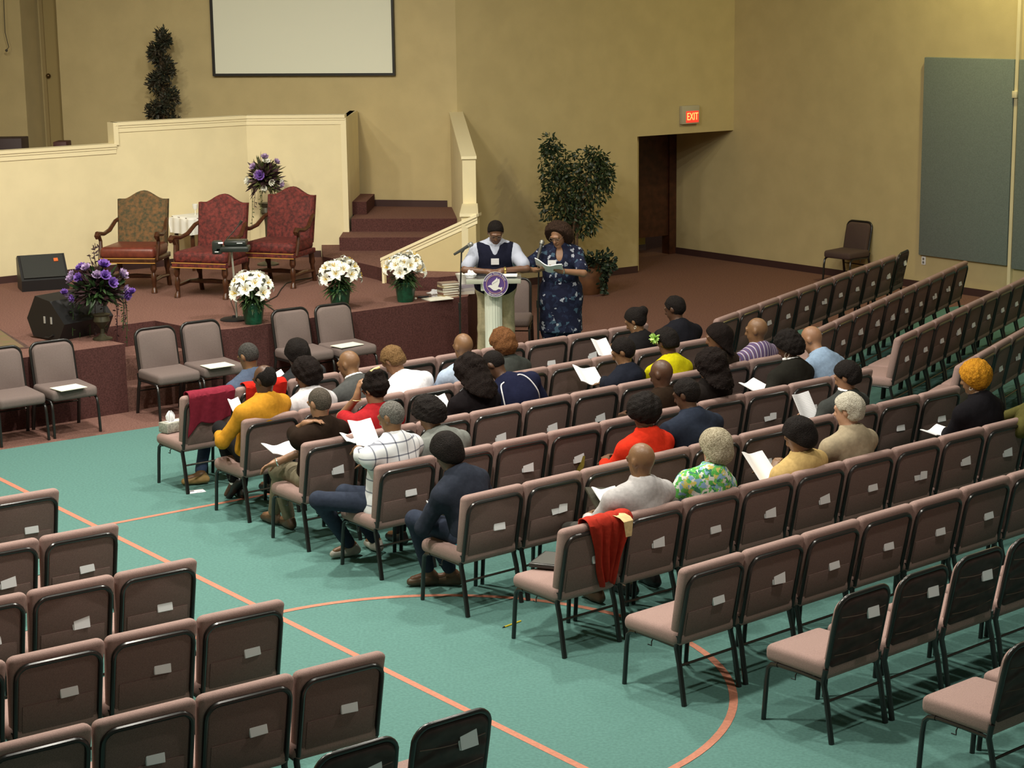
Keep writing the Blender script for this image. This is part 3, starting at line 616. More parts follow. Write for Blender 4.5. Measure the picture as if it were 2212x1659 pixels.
t = thing('stage_monitor', 'black wedge loudspeaker behind the purple flowers at left', 'loudspeaker', (sp_.x, sp_.y+.1, STG), .95)
mb = MB(); mb.slab([(-.34, -.12, 0), (-.34, .26, .02), (-.34, .34, .20), (-.34, .20, .44), (-.34, -.02, .40), (-.34, -.22, .18)], (.66, 0, 0)); obj('cabinet', mb, black_plastic, t, smooth=False)
mb = MB()
for y in (-.04, .06): mb.box(-.348, -.34, y, y+.02, .17, .24)
obj('handle', mb, mat('handle_grey', (.45, .45, .42), .5), t, smooth=False)
mb = MB(); mb.tube([(-.345, -.05, .06), (-.36, .0, .03), (-.36, .06, .03)], .01, 6); obj('cable_plug', mb, black_plastic, t)
# ---- rug corner
a = U(0, 712, STG); b = U(66, 752, STG); d_ = Vector((b.x-a.x, b.y-a.y)).normalized(); e_ = Vector((-d_.y, d_.x))*-1
rug = mat('rug_pattern', (.16, .14, .055), .95, 0, 9, .3, 200, col2=(.20, .12, .07)); rugb = mat('rug_border', (.085, .045, .035), .95, .3, 30)
mb = MB(); c0 = Vector((b.x, b.y)); far = c0-d_*1.9
mb.prism([tuple(c0), tuple(far), tuple(far+e_*.62), tuple(c0+e_*.62)], STG, STG+.008); mb.mi = 1
mb.prism([tuple(c0-d_*.06+e_*.05), tuple(far), tuple(far+e_*.56), tuple(c0-d_*.06+e_*.56)], STG, STG+.0095)
tag(obj('rug', mb, [rugb, rug], smooth=False), 'corner of a patterned rug on the stage at left edge', 'rug')
# ---- music stand with tablet tray and microphone
p = U(512, 691, STG)
t = thing('music_stand', 'slim stand with black equipment tray and round base on the stage', 'stand', p, 0)
mb = MB(); mb.lathe([(.15, 0), (.15, .012), (.13, .022), (.02, .028), (.018, .05)], 22, (-.03, .0, 0)); obj('base', mb, black_plastic, t)
mb = MB(); mb.tube([(-.0, 0, .02), (-.015, .0, .5), (-.03, 0, .78)], .011, 8); obj('pole', mb, mat('pole_silver', (.40, .40, .34), .4, metal=.3), t)
mb = MB(); mb.rbox(-.19, .17, -.10, .10, .74, .80, .02, 2); mb.rbox(-.10, .14, -.06, .12, .80, .86, .02, 2); mb.rbox(-.22, -.12, -.10, .02, .72, .86, .015, 2); obj('tray', mb, mat('plastic_dark', (.02, .024, .02), .3), t)
mb = MB(); mb.box(-.15, -.10, -.105, -.08, .835, .85); mb.box(.04, .10, -.064, -.058, .83, .836); mb.box(-.19, -.15, -.104, -.09, .745, .752); obj('label', mb, white_paper, t, smooth=False)
mb = MB(); mb.tube([(-.10, .0, .84), (.02, .02, .97), (.06, .03, 1.02)], .006, 6); mb.tube([(.06, .03, 1.02), (.09, .035, 1.06)], [.012, .018], 8); obj('microphone', mb, mat('mic_dark', (.03, .025, .02), .4), t)
mb = MB(); mb.tube([U(500, 600, .9)-p]+[U(495, 640, STG+.1)-p, U(506, 670, STG+.01)-p, U(512, 688, STG+.01)-p], .004, 5); obj('cable', mb, black_plastic, t)
mb = MB(); mb.tube([U(x, y, STG+.006) for x, y in ((702, 573), (692, 590), (672, 600), (640, 605), (618, 612), (607, 625), (598, 640), (570, 655), (600, 676), (640, 690))], .007, 6)
tag(obj('floor_cable', mb, black_plastic), 'black cable winding over the stage carpet among the lilies', 'cable')
mb = MB(); mb.tube([U(505, 687, STG+.008), U(520, 683, STG+.008)], .006, 6); tag(obj('cable_tag', mb, white_paper), 'small white plug lying by the music stand base', 'plug')
# ---- papers and books at the right stage corner
sheet(945, 646, STG+.001, .30, .21, .55, 'white open sheet lying beside the stack of books on the stage', cream_paper, .01, 'paper_sheet')
bc = [(.55, .45, .25), (.20, .10, .06), (.62, .58, .48), (.10, .05, .04), (.60, .50, .30), (.28, .20, .16)]
bp_ = U(968, 640, STG); bp2 = U(1005, 637, STG)
for i in range(6):
    mb = MB(); w_ = .20+.02*(i % 2); mb.mi = 0; mb.box(-w_/2, w_/2, -.075, .075, 0, .004); mb.box(-w_/2, w_/2, -.075, .075, .022, .026); mb.box(-w_/2, -w_/2+.006, -.075, .075, .004, .022); mb.mi = 1; mb.box(-w_/2+.006, w_/2-.005, -.07, .07, .004, .022)
    o = obj('book', mb, [mat('book_cover_%d' % i, bc[i], .5), cream_paper], None, (bp_.x+rnd.uniform(-.01, .01), bp_.y, STG+.0275*i), .5+rnd.uniform(-.12, .12), smooth=False)
    tag(o, '%s book in the stack at the stage corner, %s from the bottom' % (['tan', 'brown', 'cream', 'dark brown', 'straw-coloured', 'brown'][i], ORD[i]), 'book', 'books stacked at the stage corner')
for i in range(3):
    mb = MB(); mb.box(-.10, .10, -.07, .07, 0, .036); o = obj('box', mb, mat('box_%d' % i, [(.55, .5, .42), (.42, .38, .36), (.30, .26, .30)][i], .6), None, (bp2.x-.01, bp2.y+.10, STG+.037*i), .35+.06*i, smooth=False); tag(o, 'pale box stacked behind the lectern microphone, %s from the bottom' % ORD[i], 'box', 'boxes stacked at the stage corner')
mb = MB(); mb.lathe([(.045, 0), (.05, .01), (.055, .05), (.085, .12), (.08, .12), (.05, .05), (.045, .015)], 20)
tag(obj('white_bowl', mb, mat('ceramic_white', (.74, .72, .64), .35), None, (bp2.x-.03, bp2.y+.10, STG+.112)), 'white flared bowl on top of the boxes at stage corner', 'bowl')
def crumple(p, r, label, seed, name='tissue', m=white_paper, zs=.6):
    rnd.seed(seed); bm = bmesh.new(); bmesh.ops.create_icosphere(bm, subdivisions=3, radius=r)
    for v in bm.verts: k = 1+.35*math.sin(v.co.x/r*4+seed)*math.sin(v.co.y/r*5+seed*2)+.2*math.sin(v.co.z/r*7); v.co = Vector((v.co.x*k, v.co.y*k, max(-.3*r, v.co.z*k*zs)+.3*r))
    mb = MB(); mb.bm(bm); return tag(obj(name, mb, m, None, p, smooth=False), label, 'tissue')
crumple((bp_.x-.15, bp_.y+.05, STG), .075, 'crumpled white cloth beside the stack of books', 3, 'crumpled_cloth')
mb = MB(); a = U(903, 644, STG); mb.tube([(a.x, a.y, STG+.012), (a.x+.12, a.y+.03, STG+.012)], .011, 8); tag(obj('microphone_case', mb, black_plastic), 'short black object lying left of the paper at stage corner', 'case')
mb = MB(); a = U(898, 647, STG); mb.ball((a.x, a.y, STG+.012), .014); tag(obj('battery_cap', mb, cream_paper), 'tiny white cap lying by the rightmost lily pot', 'cap')
# ---- choir furniture tops beyond the half wall
mb = MB(); mb.rbox(-7.3, -6.585, 25.9, 26.3, 1.37, 2.25, .01, 2); tag(obj('choir_bench', mb, mat('bench_dark', (.035, .018, .02), .6)), 'dark bench top showing above the half wall at far left', 'bench')
mb = MB(); mb.rbox(-6.16, -5.98, 25.9, 26.2, 1.37, 2.195, .01, 2); tag(obj('choir_chair', mb, mat('seat_maroon', (.07, .02, .018), .6)), 'small maroon chair top showing above the half wall', 'chair')
# ---- spiral topiary
rnd.seed(5); tpx, tpy = -4.80, 26.75
t = thing('topiary_tree', 'tall dark spiral topiary standing behind the half wall', 'tree', (tpx, tpy, 1.37))
mb = MB(); mb.tube([(0, 0, 0), (0, 0, 2.1)], .02, 6); obj('trunk', mb, bark, t)
mb = MB()
for i in range(4200):
    q = rnd.random(); z = .55+q*1.68; a = q*2*PI*4.2; r0 = .17*(1-q)+.085; c = Vector((r0*.62*math.cos(a), r0*.62*math.sin(a), z)); d = rdir(); p = c+d*(.085+.06*(1-q))*rnd.random()**.4; leaf(mb, p, d+rdir()*.6, rdir(), rnd.uniform(.04, .08), rnd.uniform(.018, .030))
obj('foliage', mb, mat('leaf_topiary', (.018, .030, .018), .6, .6, 14, col2=(.05, .035, .02)), t)
mb = MB(); mb.lathe([(.12, 0), (.16, .3), (.15, .3)], 16); obj('pot', mb, terra, t)
# ---- ficus and ivy against the back wall
fp = Vector((.90, 26.45, 0)); rnd.seed(8)
t = thing('ficus_tree', 'leafy ficus tree against the back wall behind the woman in floral dress', 'tree', fp)
mb = MB()
tips = []
for i in range(3):
    a = i*2.1; pts = [(.03*math.cos(a), .03*math.sin(a), .0), (.05*math.cos(a+1), .05*math.sin(a+1), .4), (.04*math.cos(a+2), .04*math.sin(a+2), .8), (.1*math.cos(a+3), .1*math.sin(a+3), 1.2)]; mb.tube(pts, [.022, .02, .018, .012], 6)
lobes = [(-.27, 0, 1.70, .22, .42), (.18, 0, 1.55, .38, .42), (-.18, 0, 1.22, .32, .36), (.10, .05, .98, .28, .26), (-.34, .0, 2.02, .13, .17), (.30, -.02, 1.85, .16, .17), (.44, 0, 1.62, .14, .2)]
for (x, y, z, r, h_) in lobes:
    mb.tube([(0, 0, .85), (x*.5, y, (z+.9)/2), (x, y, z)], [.014, .010, .006], 5)
obj('trunk', mb, bark, t)
mb = MB()
for (x, y, z, r, h_) in lobes:
    for i in range(int(3400*r*h_*1.9)):
        d = rdir(); q = rnd.random()**.45; p = Vector((x, y, z))+Vector((d.x*r, d.y*r*.6, d.z*h_))*q; dd = d*.6+rdir()*.7+Vector((0, 0, -.5)); leaf(mb, p, dd, rdir(), rnd.uniform(.05, .085), rnd.uniform(.022, .036))
obj('foliage', mb, mat('leaf_ficus', (.012, .030, .014), .45, .6, 8, col2=(.040, .060, .020)), t)
ip = U(1268, 634, 0)
t = thing('planter', 'terracotta planter with ivy beside the woman in floral dress', 'planter', ip)
mb = MB(); mb.lathe([(.17, 0), (.22, .12), (.235, .28), (.21, .38), (.225, .40), (.19, .40)], 24); obj('pot', mb, terra, t)
mb = MB()
for i in range(420):
    d = rdir(-.5, .8); q = rnd.random()**.5; p = Vector((.10, -.02, .42))+Vector((d.x*.30, d.y*.22, d.z*.22))*q; leaf(mb, p, d+rdir()*.5, rdir(), rnd.uniform(.05, .08), rnd.uniform(.035, .055))
for i in range(160):
    a = rnd.uniform(-.9, .5); p = Vector((.25*math.cos(a), -.1+.25*math.sin(a), rnd.uniform(.04, .4))); leaf(mb, p, rdir(-.8, .2), rdir(), .06, .045)
obj('foliage', mb, mat('leaf_ivy', (.016, .034, .018), .5, .5, 8), t)
# ---- pull cord on the left wall
mb = MB(); p0 = at_y(6, -40, 27.55); mb.tube([at_y(x, y, 27.55) for x, y in ((6, -60), (8, 0), (11, 70), (19, 102), (14, 108))], .006, 5); mb.ball(at_y(14, 109, 27.55), .02, 8, 6); tag(obj('pull_cord', mb, mat('cord_grey', (.08, .07, .05), .7)), 'thin grey cord hanging on the wall at upper left', 'cord')
# ------------------------------------------------------------------ people: one smooth surface per body, grown from a distance field
_rng = np.random.default_rng(3)
def sinoise(X, Y, Z, sc, seed):
    r = np.random.default_rng(seed); out = 0
    for i in range(5):
        k = r.normal(size=3); k = k/np.linalg.norm(k)*sc*(0.7+0.25*i); out = out+np.sin(X*k[0]+Y*k[1]+Z*k[2]+r.uniform(0, 6.28))
    return out/5
class Field:
    def __init__(s, lo, hi, res):
        s.lo = np.array(lo, np.float32); s.res = res
        n = np.ceil((np.array(hi)-np.array(lo))/res).astype(int)+1; s.n = n
        s.ax = [s.lo[i]+res*np.arange(n[i], dtype=np.float32) for i in range(3)]
        s.F = np.full(tuple(n), 0.12, np.float32)
    def sub(s, lo, hi):
        a = np.maximum(0, np.floor((np.array(lo)-s.lo)/s.res).astype(int)); b = np.minimum(s.n, np.ceil((np.array(hi)-s.lo)/s.res).astype(int)+1)
        if np.any(b <= a): return None
        sl = tuple(slice(a[i], b[i]) for i in range(3)); g = np.meshgrid(*[s.ax[i][a[i]:b[i]] for i in range(3)], indexing='ij', sparse=True); return sl, g
    def blend(s, sl, d, k):
        f = s.F[sl]
        if k > 0:
            h = np.maximum(k-np.abs(f-d), 0)/k; s.F[sl] = np.minimum(f, d)-h*h*k*.25
        else: s.F[sl] = np.minimum(f, d)
    def cap(s, a, b, ra, rb, k=.03):
        a = np.array(a, float); b = np.array(b, float); m = max(ra, rb)+max(.04, k)+.02
        q = s.sub(np.minimum(a, b)-m, np.maximum(a, b)+m)
        if q is None: return
        sl, (X, Y, Z) = q; ab = b-a; L = max(1e-9, ab@ab)
        t = np.clip(((X-a[0])*ab[0]+(Y-a[1])*ab[1]+(Z-a[2])*ab[2])/L, 0, 1)
        d = np.sqrt((X-a[0]-t*ab[0])**2+(Y-a[1]-t*ab[1])**2+(Z-a[2]-t*ab[2])**2)-(ra+(rb-ra)*t); s.blend(sl, d.astype(np.float32), k)
    def ell(s, c, r, R=None, k=.03, sub_=False):
        c = np.array(c, float); r = np.array(r, float); m = r.max()+max(.04, k)+.02
        q = s.sub(c-m, c+m)
        if q is None: return
        sl, (X, Y, Z) = q; X = X-c[0]; Y = Y-c[1]; Z = Z-c[2]
        if R is None: R = np.eye(3)
        p = [R[0][i]*0+X*R[i][0]+Y*R[i][1]+Z*R[i][2] for i in range(3)]      # rows of R: local axes
        k0 = np.sqrt(sum((p[i]/r[i])**2 for i in range(3))); k1 = np.sqrt(sum((p[i]/r[i]**2)**2 for i in range(3)))+1e-6
        d = (k0*(k0-1)/k1).astype(np.float32)
        if sub_: s.F[sl] = np.maximum(s.F[sl], -d)
        else: s.blend(sl, d, k)
    def noise(s, amp, sc, seed):
        X, Y, Z = np.meshgrid(*s.ax, indexing='ij', sparse=True); s.F += (amp*sinoise(X, Y, Z, sc, seed)).astype(np.float32)
    def cut(s, n, o):                       # keep the half space n.p < o
        X, Y, Z = np.meshgrid(*s.ax, indexing='ij', sparse=True); s.F = np.maximum(s.F, (X*n[0]+Y*n[1]+Z*n[2]-o).astype(np.float32))
    def mesh(s, name, m, smooth=True):
        F = s.F; ins = F < 0; nx, ny, nz = F.shape
        c = [ins[i:nx-1+i, j:ny-1+j, k:nz-1+k] for i in (0, 1) for j in (0, 1) for k in (0, 1)]
        sm = sum(q.astype(np.uint8) for q in c); act = (sm > 0) & (sm < 8); idx = np.argwhere(act)
        if len(idx) == 0: return bpy.data.meshes.new(name)
        vid = np.full(act.shape, -1, np.int64); vid[act] = np.arange(len(idx))
        pos = np.zeros((len(idx), 3)); cnt = np.zeros(len(idx)); I, J, K = idx.T
        val = {(i, j, k): F[I+i, J+j, K+k] for i in (0, 1) for j in (0, 1) for k in (0, 1)}
        for a in range(3):
            o1, o2 = [x for x in range(3) if x != a]
            for u_ in (0, 1):
                for v_ in (0, 1):
                    p0 = [0, 0, 0]; p0[o1] = u_; p0[o2] = v_; p1 = list(p0); p1[a] = 1
                    f0, f1 = val[tuple(p0)], val[tuple(p1)]; cr = (f0 < 0) != (f1 < 0); t = np.where(cr, f0/np.where(cr, f0-f1, 1), 0)
                    q = np.zeros((len(idx), 3)); q[:] = p0; q[:, a] += t; pos[cr] += q[cr]; cnt[cr] += 1
        V = (idx+pos/cnt[:, None])*s.res+s.lo
        quads = []
        for a in range(3):
            o1, o2 = [(1, 2), (2, 0), (0, 1)][a]
            A = [slice(None)]*3; B = [slice(None)]*3; A[a] = slice(0, -1); B[a] = slice(1, None)
            x = ins[tuple(A)] != ins[tuple(B)]; e = np.argwhere(x); ok = (e[:, o1] > 0) & (e[:, o2] > 0) & (e[:, o1] < act.shape[o1]) & (e[:, o2] < act.shape[o2]); e = e[ok]
            fl = ins[tuple(A)][tuple(e.T)]
            def vv(d1, d2):
                w_ = e.copy(); w_[:, o1] -= d1; w_[:, o2] -= d2; return vid[tuple(w_.T)]
            q = np.stack([vv(1, 1), vv(0, 1), vv(0, 0), vv(1, 0)], 1); q[~fl] = q[~fl][:, ::-1]; quads.append(q)
        Q = np.concatenate(quads); Q = Q[(Q >= 0).all(1)]
        # one pass of smoothing
        acc = np.zeros_like(V); cn = np.zeros(len(V))
        for i in range(4):
            np.add.at(acc, Q[:, i], V[Q[:, (i+1) % 4]]+V[Q[:, (i-1) % 4]]); np.add.at(cn, Q[:, i], 2)
        if smooth: V = .55*V+.45*acc/np.maximum(cn, 1)[:, None]
        me = bpy.data.meshes.new(name); me.vertices.add(len(V)); me.vertices.foreach_set('co', V.astype(np.float32).ravel())
        me.loops.add(Q.size); me.loops.foreach_set('vertex_index', Q.ravel().astype(np.int32)); me.polygons.add(len(Q))
        me.polygons.foreach_set('loop_start', np.arange(0, Q.size, 4, dtype=np.int32)); me.polygons.foreach_set('loop_total', np.full(len(Q), 4, np.int32))
        me.polygons.foreach_set('use_smooth', np.ones(len(Q), bool)); me.update(calc_edges=True); me.validate(); me.materials.append(m); return me
A_ = lambda *v: np.array(v, float)
def nrm(v): return v/(np.linalg.norm(v)+1e-9)
def ik(a, b, l1, l2, pole):
    a = np.array(a, float); b = np.array(b, float); d = np.linalg.norm(b-a)
    if d > (l1+l2)*.995: b = a+(b-a)/d*(l1+l2)*.995; d = np.linalg.norm(b-a)
    x = (l1*l1-l2*l2+d*d)/(2*d); h = math.sqrt(max(1e-6, l1*l1-x*x)); u = (b-a)/d; p = np.array(pole, float); p = nrm(p-u*(p@u)); return a+u*x+p*h, b
def hand(F, wr, d, n, side, curl=.5, k=.008, sc=1.0):
    # palm, four unequal bent fingers and a thumb leaving the side of the palm; d = pointing direction, n = palm normal
    d = nrm(d); n = nrm(n-d*(n@d)); s = np.cross(d, n)*side; R = np.array([s, n, d])
    pc = wr+d*.05*sc; F.ell(pc, (.040*sc, .016*sc, .050*sc), R, .012); F.cap(wr-d*.01, wr+d*.025, .026*sc, .026*sc, .02)
    for i, (off, ln) in enumerate(((-.030, .068), (-.010, .078), (.010, .074), (.029, .058))):
        b = pc+s*off*sc+d*.040*sc; a1 = curl*.6; a2 = curl*1.5; m_ = b+(d*math.cos(a1)+n*math.sin(a1))*ln*.52*sc; e = m_+(d*math.cos(a2)+n*math.sin(a2))*ln*.48*sc
        F.cap(b, m_, .0092*sc, .0085*sc, k); F.cap(m_, e, .0085*sc, .0072*sc, k)
    b = wr+d*.022*sc-s*.034*sc; m_ = b+(d*.65-s*.65+n*.35)*.042*sc; e = m_+(d*.85-s*.12+n*.45)*.034*sc
    F.cap(b, m_, .0125*sc, .0105*sc, .012); F.cap(m_, e, .0105*sc, .0085*sc, .006)
def cloth(name, col, **kw):
    kw.setdefault('bump', .5); kw.setdefault('bscale', 14); return mat('cloth_'+name, col, .9, .08, 40, spec=.06, **kw)
SKIN = {'d': (.085, .040, .022), 'm': (.155, .074, .040), 'l': (.30, .155, .085), 'f': (.50, .29, .19), 'o': (.20, .105, .05)}
def skin(kd): return mat('skin_'+kd, SKIN[kd], .42, .06, 12, .12, 150, spec=.45)
def hairmat(nm, c, c2=None): return mat('hair_'+nm, c, .7, .3, 90, 1.0, 140, spec=.12, col2=c2)
def ring(F, c, R, rx, ry, rr, k=.01, tilt=0, a0=0, a1=2*PI, n=12):
    pts = [c+R[0]*rx*math.cos(a0+(a1-a0)*i/n)+R[1]*ry*math.sin(a0+(a1-a0)*i/n)+R[2]*tilt*math.sin(a0+(a1-a0)*i/n) for i in range(n+1)]
    for p, q in zip(pts[:-1], pts[1:]): F.cap(p, q, rr, rr, k)
def build_person(sk, sp, root):
    """sk: joints in the person's own frame; sp: look. Children of root: body, hair, shirt, trousers, shoes ..."""
    P, N, H, R, RH = sk['P'], sk['N'], sk['H'], sk['R'], sk['RH']       # pelvis, neck base, head centre, torso axes (right, fwd, up), head axes
    bw = sp.get('bw', 1.0); res = sp.get('res', .0105); sw = .178*sp.get('sw', 1.0)
    allp = [P, N, H]+[sk[k_][i] for k_ in ('hip', 'knee', 'ank', 'sho', 'elb', 'wri') for i in (0, 1)]
    lo = np.min(allp, 0)-.22; hi = np.max(allp, 0)+.22; lo[2] = min(p[2] for p in sk['ank'])-.075
    if sk.get('standing'): lo[2] = -.01
    up = R[2]; fw = R[1]; rt = R[0]; hu, hf, hr = RH[2], RH[1], RH[0]
    def torso(F, inf, k=.05, shoulders=True):
        F.ell(P+up*.02, (.165*bw+inf, .125*bw+inf, .13+inf), R, k); F.ell(P+(N-P)*.33+fw*.012*bw, (.152*bw+inf, .118*bw*sp.get('belly', 1)+inf, .15+inf), R, k)
        F.ell(P+(N-P)*.68, (.176*bw+inf, .118*bw+inf, .175+inf), R, k)
        if shoulders:
            for i in (0, 1): F.cap(N-up*.06, sk['sho'][i], .068*bw**.5+inf, .064*bw**.5+inf, k)
            F.cap(N-up*.07, N+up*.015, .075+inf, .062+inf, .04)
            for i in (0, 1): F.cap(N+up*.0-fw*.015, N*.45+sk['sho'][i]*.55-fw*.02, .060+inf, .060+inf, .06)
    for i in (0, 1): pass
    # ---- body
    F = Field(lo, hi, res); torso(F, -.012)
    F.cap(N-up*.05, N+(H-N)*.55, .060, .054, .03)
    hs = sp.get('hs', 1.0)
    def head(F, inf=0, k=.03):
        F.ell(H+hu*.012-hf*.012, (.076*hs+inf, .095*hs+inf, .095*hs+inf), RH, k)
        if inf == 0:
            F.ell(H-hu*.055+hf*.028, (.058*hs, .062*hs, .060*hs), RH, .035); F.ell(H-hu*.105+hf*.062, (.026, .022, .020), RH, .03)
            F.cap(H+hu*.012+hf*.084, H-hu*.030+hf*.106, .009, .014, .015); F.cap(H-hu*.032+hf*.092-hr*.012, H-hu*.032+hf*.092+hr*.012, .010, .010, .010)
            F.cap(H+hu*.024+hf*.080-hr*.042, H+hu*.028+hf*.088, .011, .011, .012); F.cap(H+hu*.024+hf*.080+hr*.042, H+hu*.028+hf*.088, .011, .011, .012)
            F.cap(H-hu*.060+hf*.086-hr*.018, H-hu*.060+hf*.086+hr*.018, .010, .010, .010)
            for s in (-1, 1):
                F.ell(H+hr*s*.078*hs-hu*.012-hf*.008, (.013, .020, .032), RH, .008); F.ell(H+hr*s*.035+hf*.094+hu*.004, (.017, .012, .012), RH, 0, True)
                F.ell(H+hr*s*.034+hf*.078+hu*.004, (.014, .013, .012), RH, .004)
    head(F)
    for i in (0, 1):
        s = -1 if i == 0 else 1
        F.cap(sk['sho'][i], sk['elb'][i], .045*bw**.4, .036, .03); F.cap(sk['elb'][i], sk['wri'][i], .038*bw**.3, .026, .02)
        F.cap(sk['hip'][i], sk['knee'][i], .072*bw**.5, .052, .05); F.cap(sk['knee'][i], sk['ank'][i], .050, .034, .03)
        dk = sk['knee'][i]-sk['ank'][i]; F.cap(sk['ank'][i]-sk['toe'][i]*.02, sk['ank'][i]+sk['toe'][i]*.12-A_(0, 0, .03), .034, .024, .02)
        hd = sk.get('hdir', [None, None])[i]; hn = sk.get('hnor', [None, None])[i]
        if hd is None: hd = nrm(sk['wri'][i]-sk['elb'][i])
        if hn is None: hn = A_(-s*.5, 0, -.8)
        hand(F, sk['wri'][i], hd, hn, s, sk.get('curl', .6))
    b = link('body', F.mesh('body', skin(sp['skin'])), root)
    # ---- eyes and lips
    if sp.get('face'):
        mb = MB()
        for s in (-1, 1): mb.ball(H+hr*s*.034+hf*.0805+hu*.003, .0115, 8, 6)
        obj('eye', mb, mat('eye_dark', (.10, .07, .055), .3), root)
    # ---- shirt
    sl = sp.get('sleeve', 'long'); F = Field(lo, hi, res+.001); inf = sp.get('inf', .012)
    torso(F, inf)
    for i in (0, 1):
        if sl != 'none':
            if sl == 'short': F.cap(sk['sho'][i], sk['sho'][i]+(sk['elb'][i]-sk['sho'][i])*.75, .058*bw**.4+inf*.6, .062*bw**.3+inf*.6, .035)
            else: F.cap(sk['sho'][i], sk['elb'][i], .052*bw**.4+inf*.8, .044+inf, .035); F.cap(sk['elb'][i], sk['wri'][i]-nrm(sk['wri'][i]-sk['elb'][i])*(.02 if sl == 'long' else .12), .045+inf*.8, .034+inf*.8, .025)
    if sp.get('hem'): F.ell(P-up*.06, (.178*bw+inf, .140*bw+inf, .12), R, .04)
    F.noise(sp.get('fold', .0045), 26, sp['seed']); F.noise(.002, 60, sp['seed']+1)
    # neck opening
    nc = N+up*.05; F.ell(N+(H-N)*.42, (.057, .057, .085), R, 0, True)
    if sp.get('vneck'): F.ell(N+R[1]*.115-up*.035, (.040, .09, .085), R, 0, True)
    if sp.get('collar', 1): ring(F, N+(H-N)*.26+up*.006, R, .068, .068, .015*sp.get('collar', 1), .010, tilt=-.014)
    if sp.get('hood'): F.cap(N-fw*.07+rt*.07-up*.02, N-fw*.085-rt*.07-up*.02, .05, .05, .03); F.cap(N-fw*.09-up*.08, N-fw*.09-up*.02, .05, .06, .03)
    sh = link(sp.get('shirt_name', 'shirt'), F.mesh('shirt', sp['shirt']), root)
    if sp.get('wcollar'):
        F = Field(N-.16, N+.16, .006); ring(F, N+(H-N)*.36+up*.008, R, .066, .064, .012, .008, tilt=-.012); link('collar', F.mesh('collar', white_paper), root)
    if sp.get('sock'):
        for i in (0, 1): mb = MB(); d_ = nrm(sk['knee'][i]-sk['ank'][i]); mb.tube([tuple(sk['ank'][i]-d_*.01), tuple(sk['ank'][i]+d_*.14)], .043, 12); obj('sock', mb, white_paper, root)
    if sp.get('under'):
        F = Field(P-.30, P+.30, .01); F.ell(P-up*.045, (.182*bw, .142*bw, .075), R, 0); link('undershirt', F.mesh('under', sp['under']), root)
    if sp.get('earring'):
        mb = MB(); er = sp['earring']
        for s in (-1, 1):
            c = H+hr*s*.088-hu*.055-hf*.006; mb.tube([tuple(c+hf*er*math.cos(a)+A_(0, 0, er*math.sin(a)-er)) for a in np.linspace(0, 2*PI, 13)], .0035, 5)
        obj('earring', mb, mat('earring_silver', (.75, .72, .62), .25, metal=.6), root)
    # ---- trousers or skirt
    res2 = res+.003; F = Field(lo, hi, res2)
    if sp.get('skirt'):
        F.ell(P, (.175*bw, .14*bw, .14), R, .05); kx = [(sk['knee'][i]) for i in (0, 1)]
        for i in (0, 1): F.cap(sk['hip'][i], kx[i], .10*bw, .095, .09); F.cap(kx[i], kx[i]+(sk['ank'][i]-kx[i])*.25, .085, .075, .09)
    else:
        F.ell(P-up*.01, (.168*bw+.008, .128*bw+.008, .125), R, .05)
        for i in (0, 1):
            pl = sp.get('plen', .93); F.cap(sk['hip'][i], sk['knee'][i], .082*bw**.5, .063, .05); F.cap(sk['knee'][i], sk['knee'][i]+(sk['ank'][i]-sk['knee'][i])*pl, .062, .050, .03)
    F.noise(.003, 22, sp['seed']+5)
    F.cut(A_(0, 0, 1), max([P[2]+.11]+([] if sk.get('standing') else [k_[2]+.10 for k_ in sk['knee']])))
    link('skirt' if sp.get('skirt') else 'trousers', F.mesh('trousers', sp['pants']), root)
    # ---- shoes
    for i in (0, 1):
        mb = MB(); a = sk['ank'][i]; tt = sk['toe'][i]; zf = a[2]-.075
        F = Field(a-.2, a+.2, .010); d = nrm(A_(tt[0], tt[1], 0)) if abs(tt[2]) < .6 else nrm(tt)
        dn = A_(0, 0, -1) if abs(tt[2]) < .6 else nrm(np.cross(np.cross(d, A_(0, 0, 1)), d))*-1
        F.cap(a-d*.045+dn*.042, a+d*.03+dn*.040, .036, .038, .02); F.cap(a+d*.03+dn*.042, a+d*.135+dn*.050, .039, .030, .02); F.cap(a-d*.02+dn*.01, a+dn*.03, .040, .040, .02)
        F.cut(dn, dn@(a+dn*.074)); link('shoe', F.mesh('shoe', sp['shoes']), root)
    # ---- hair
    hk, hm = sp['hair']; hb = A_(*([.16]*3)) if hk not in ('afro', 'big', 'long') else A_(.24, .24, .24)
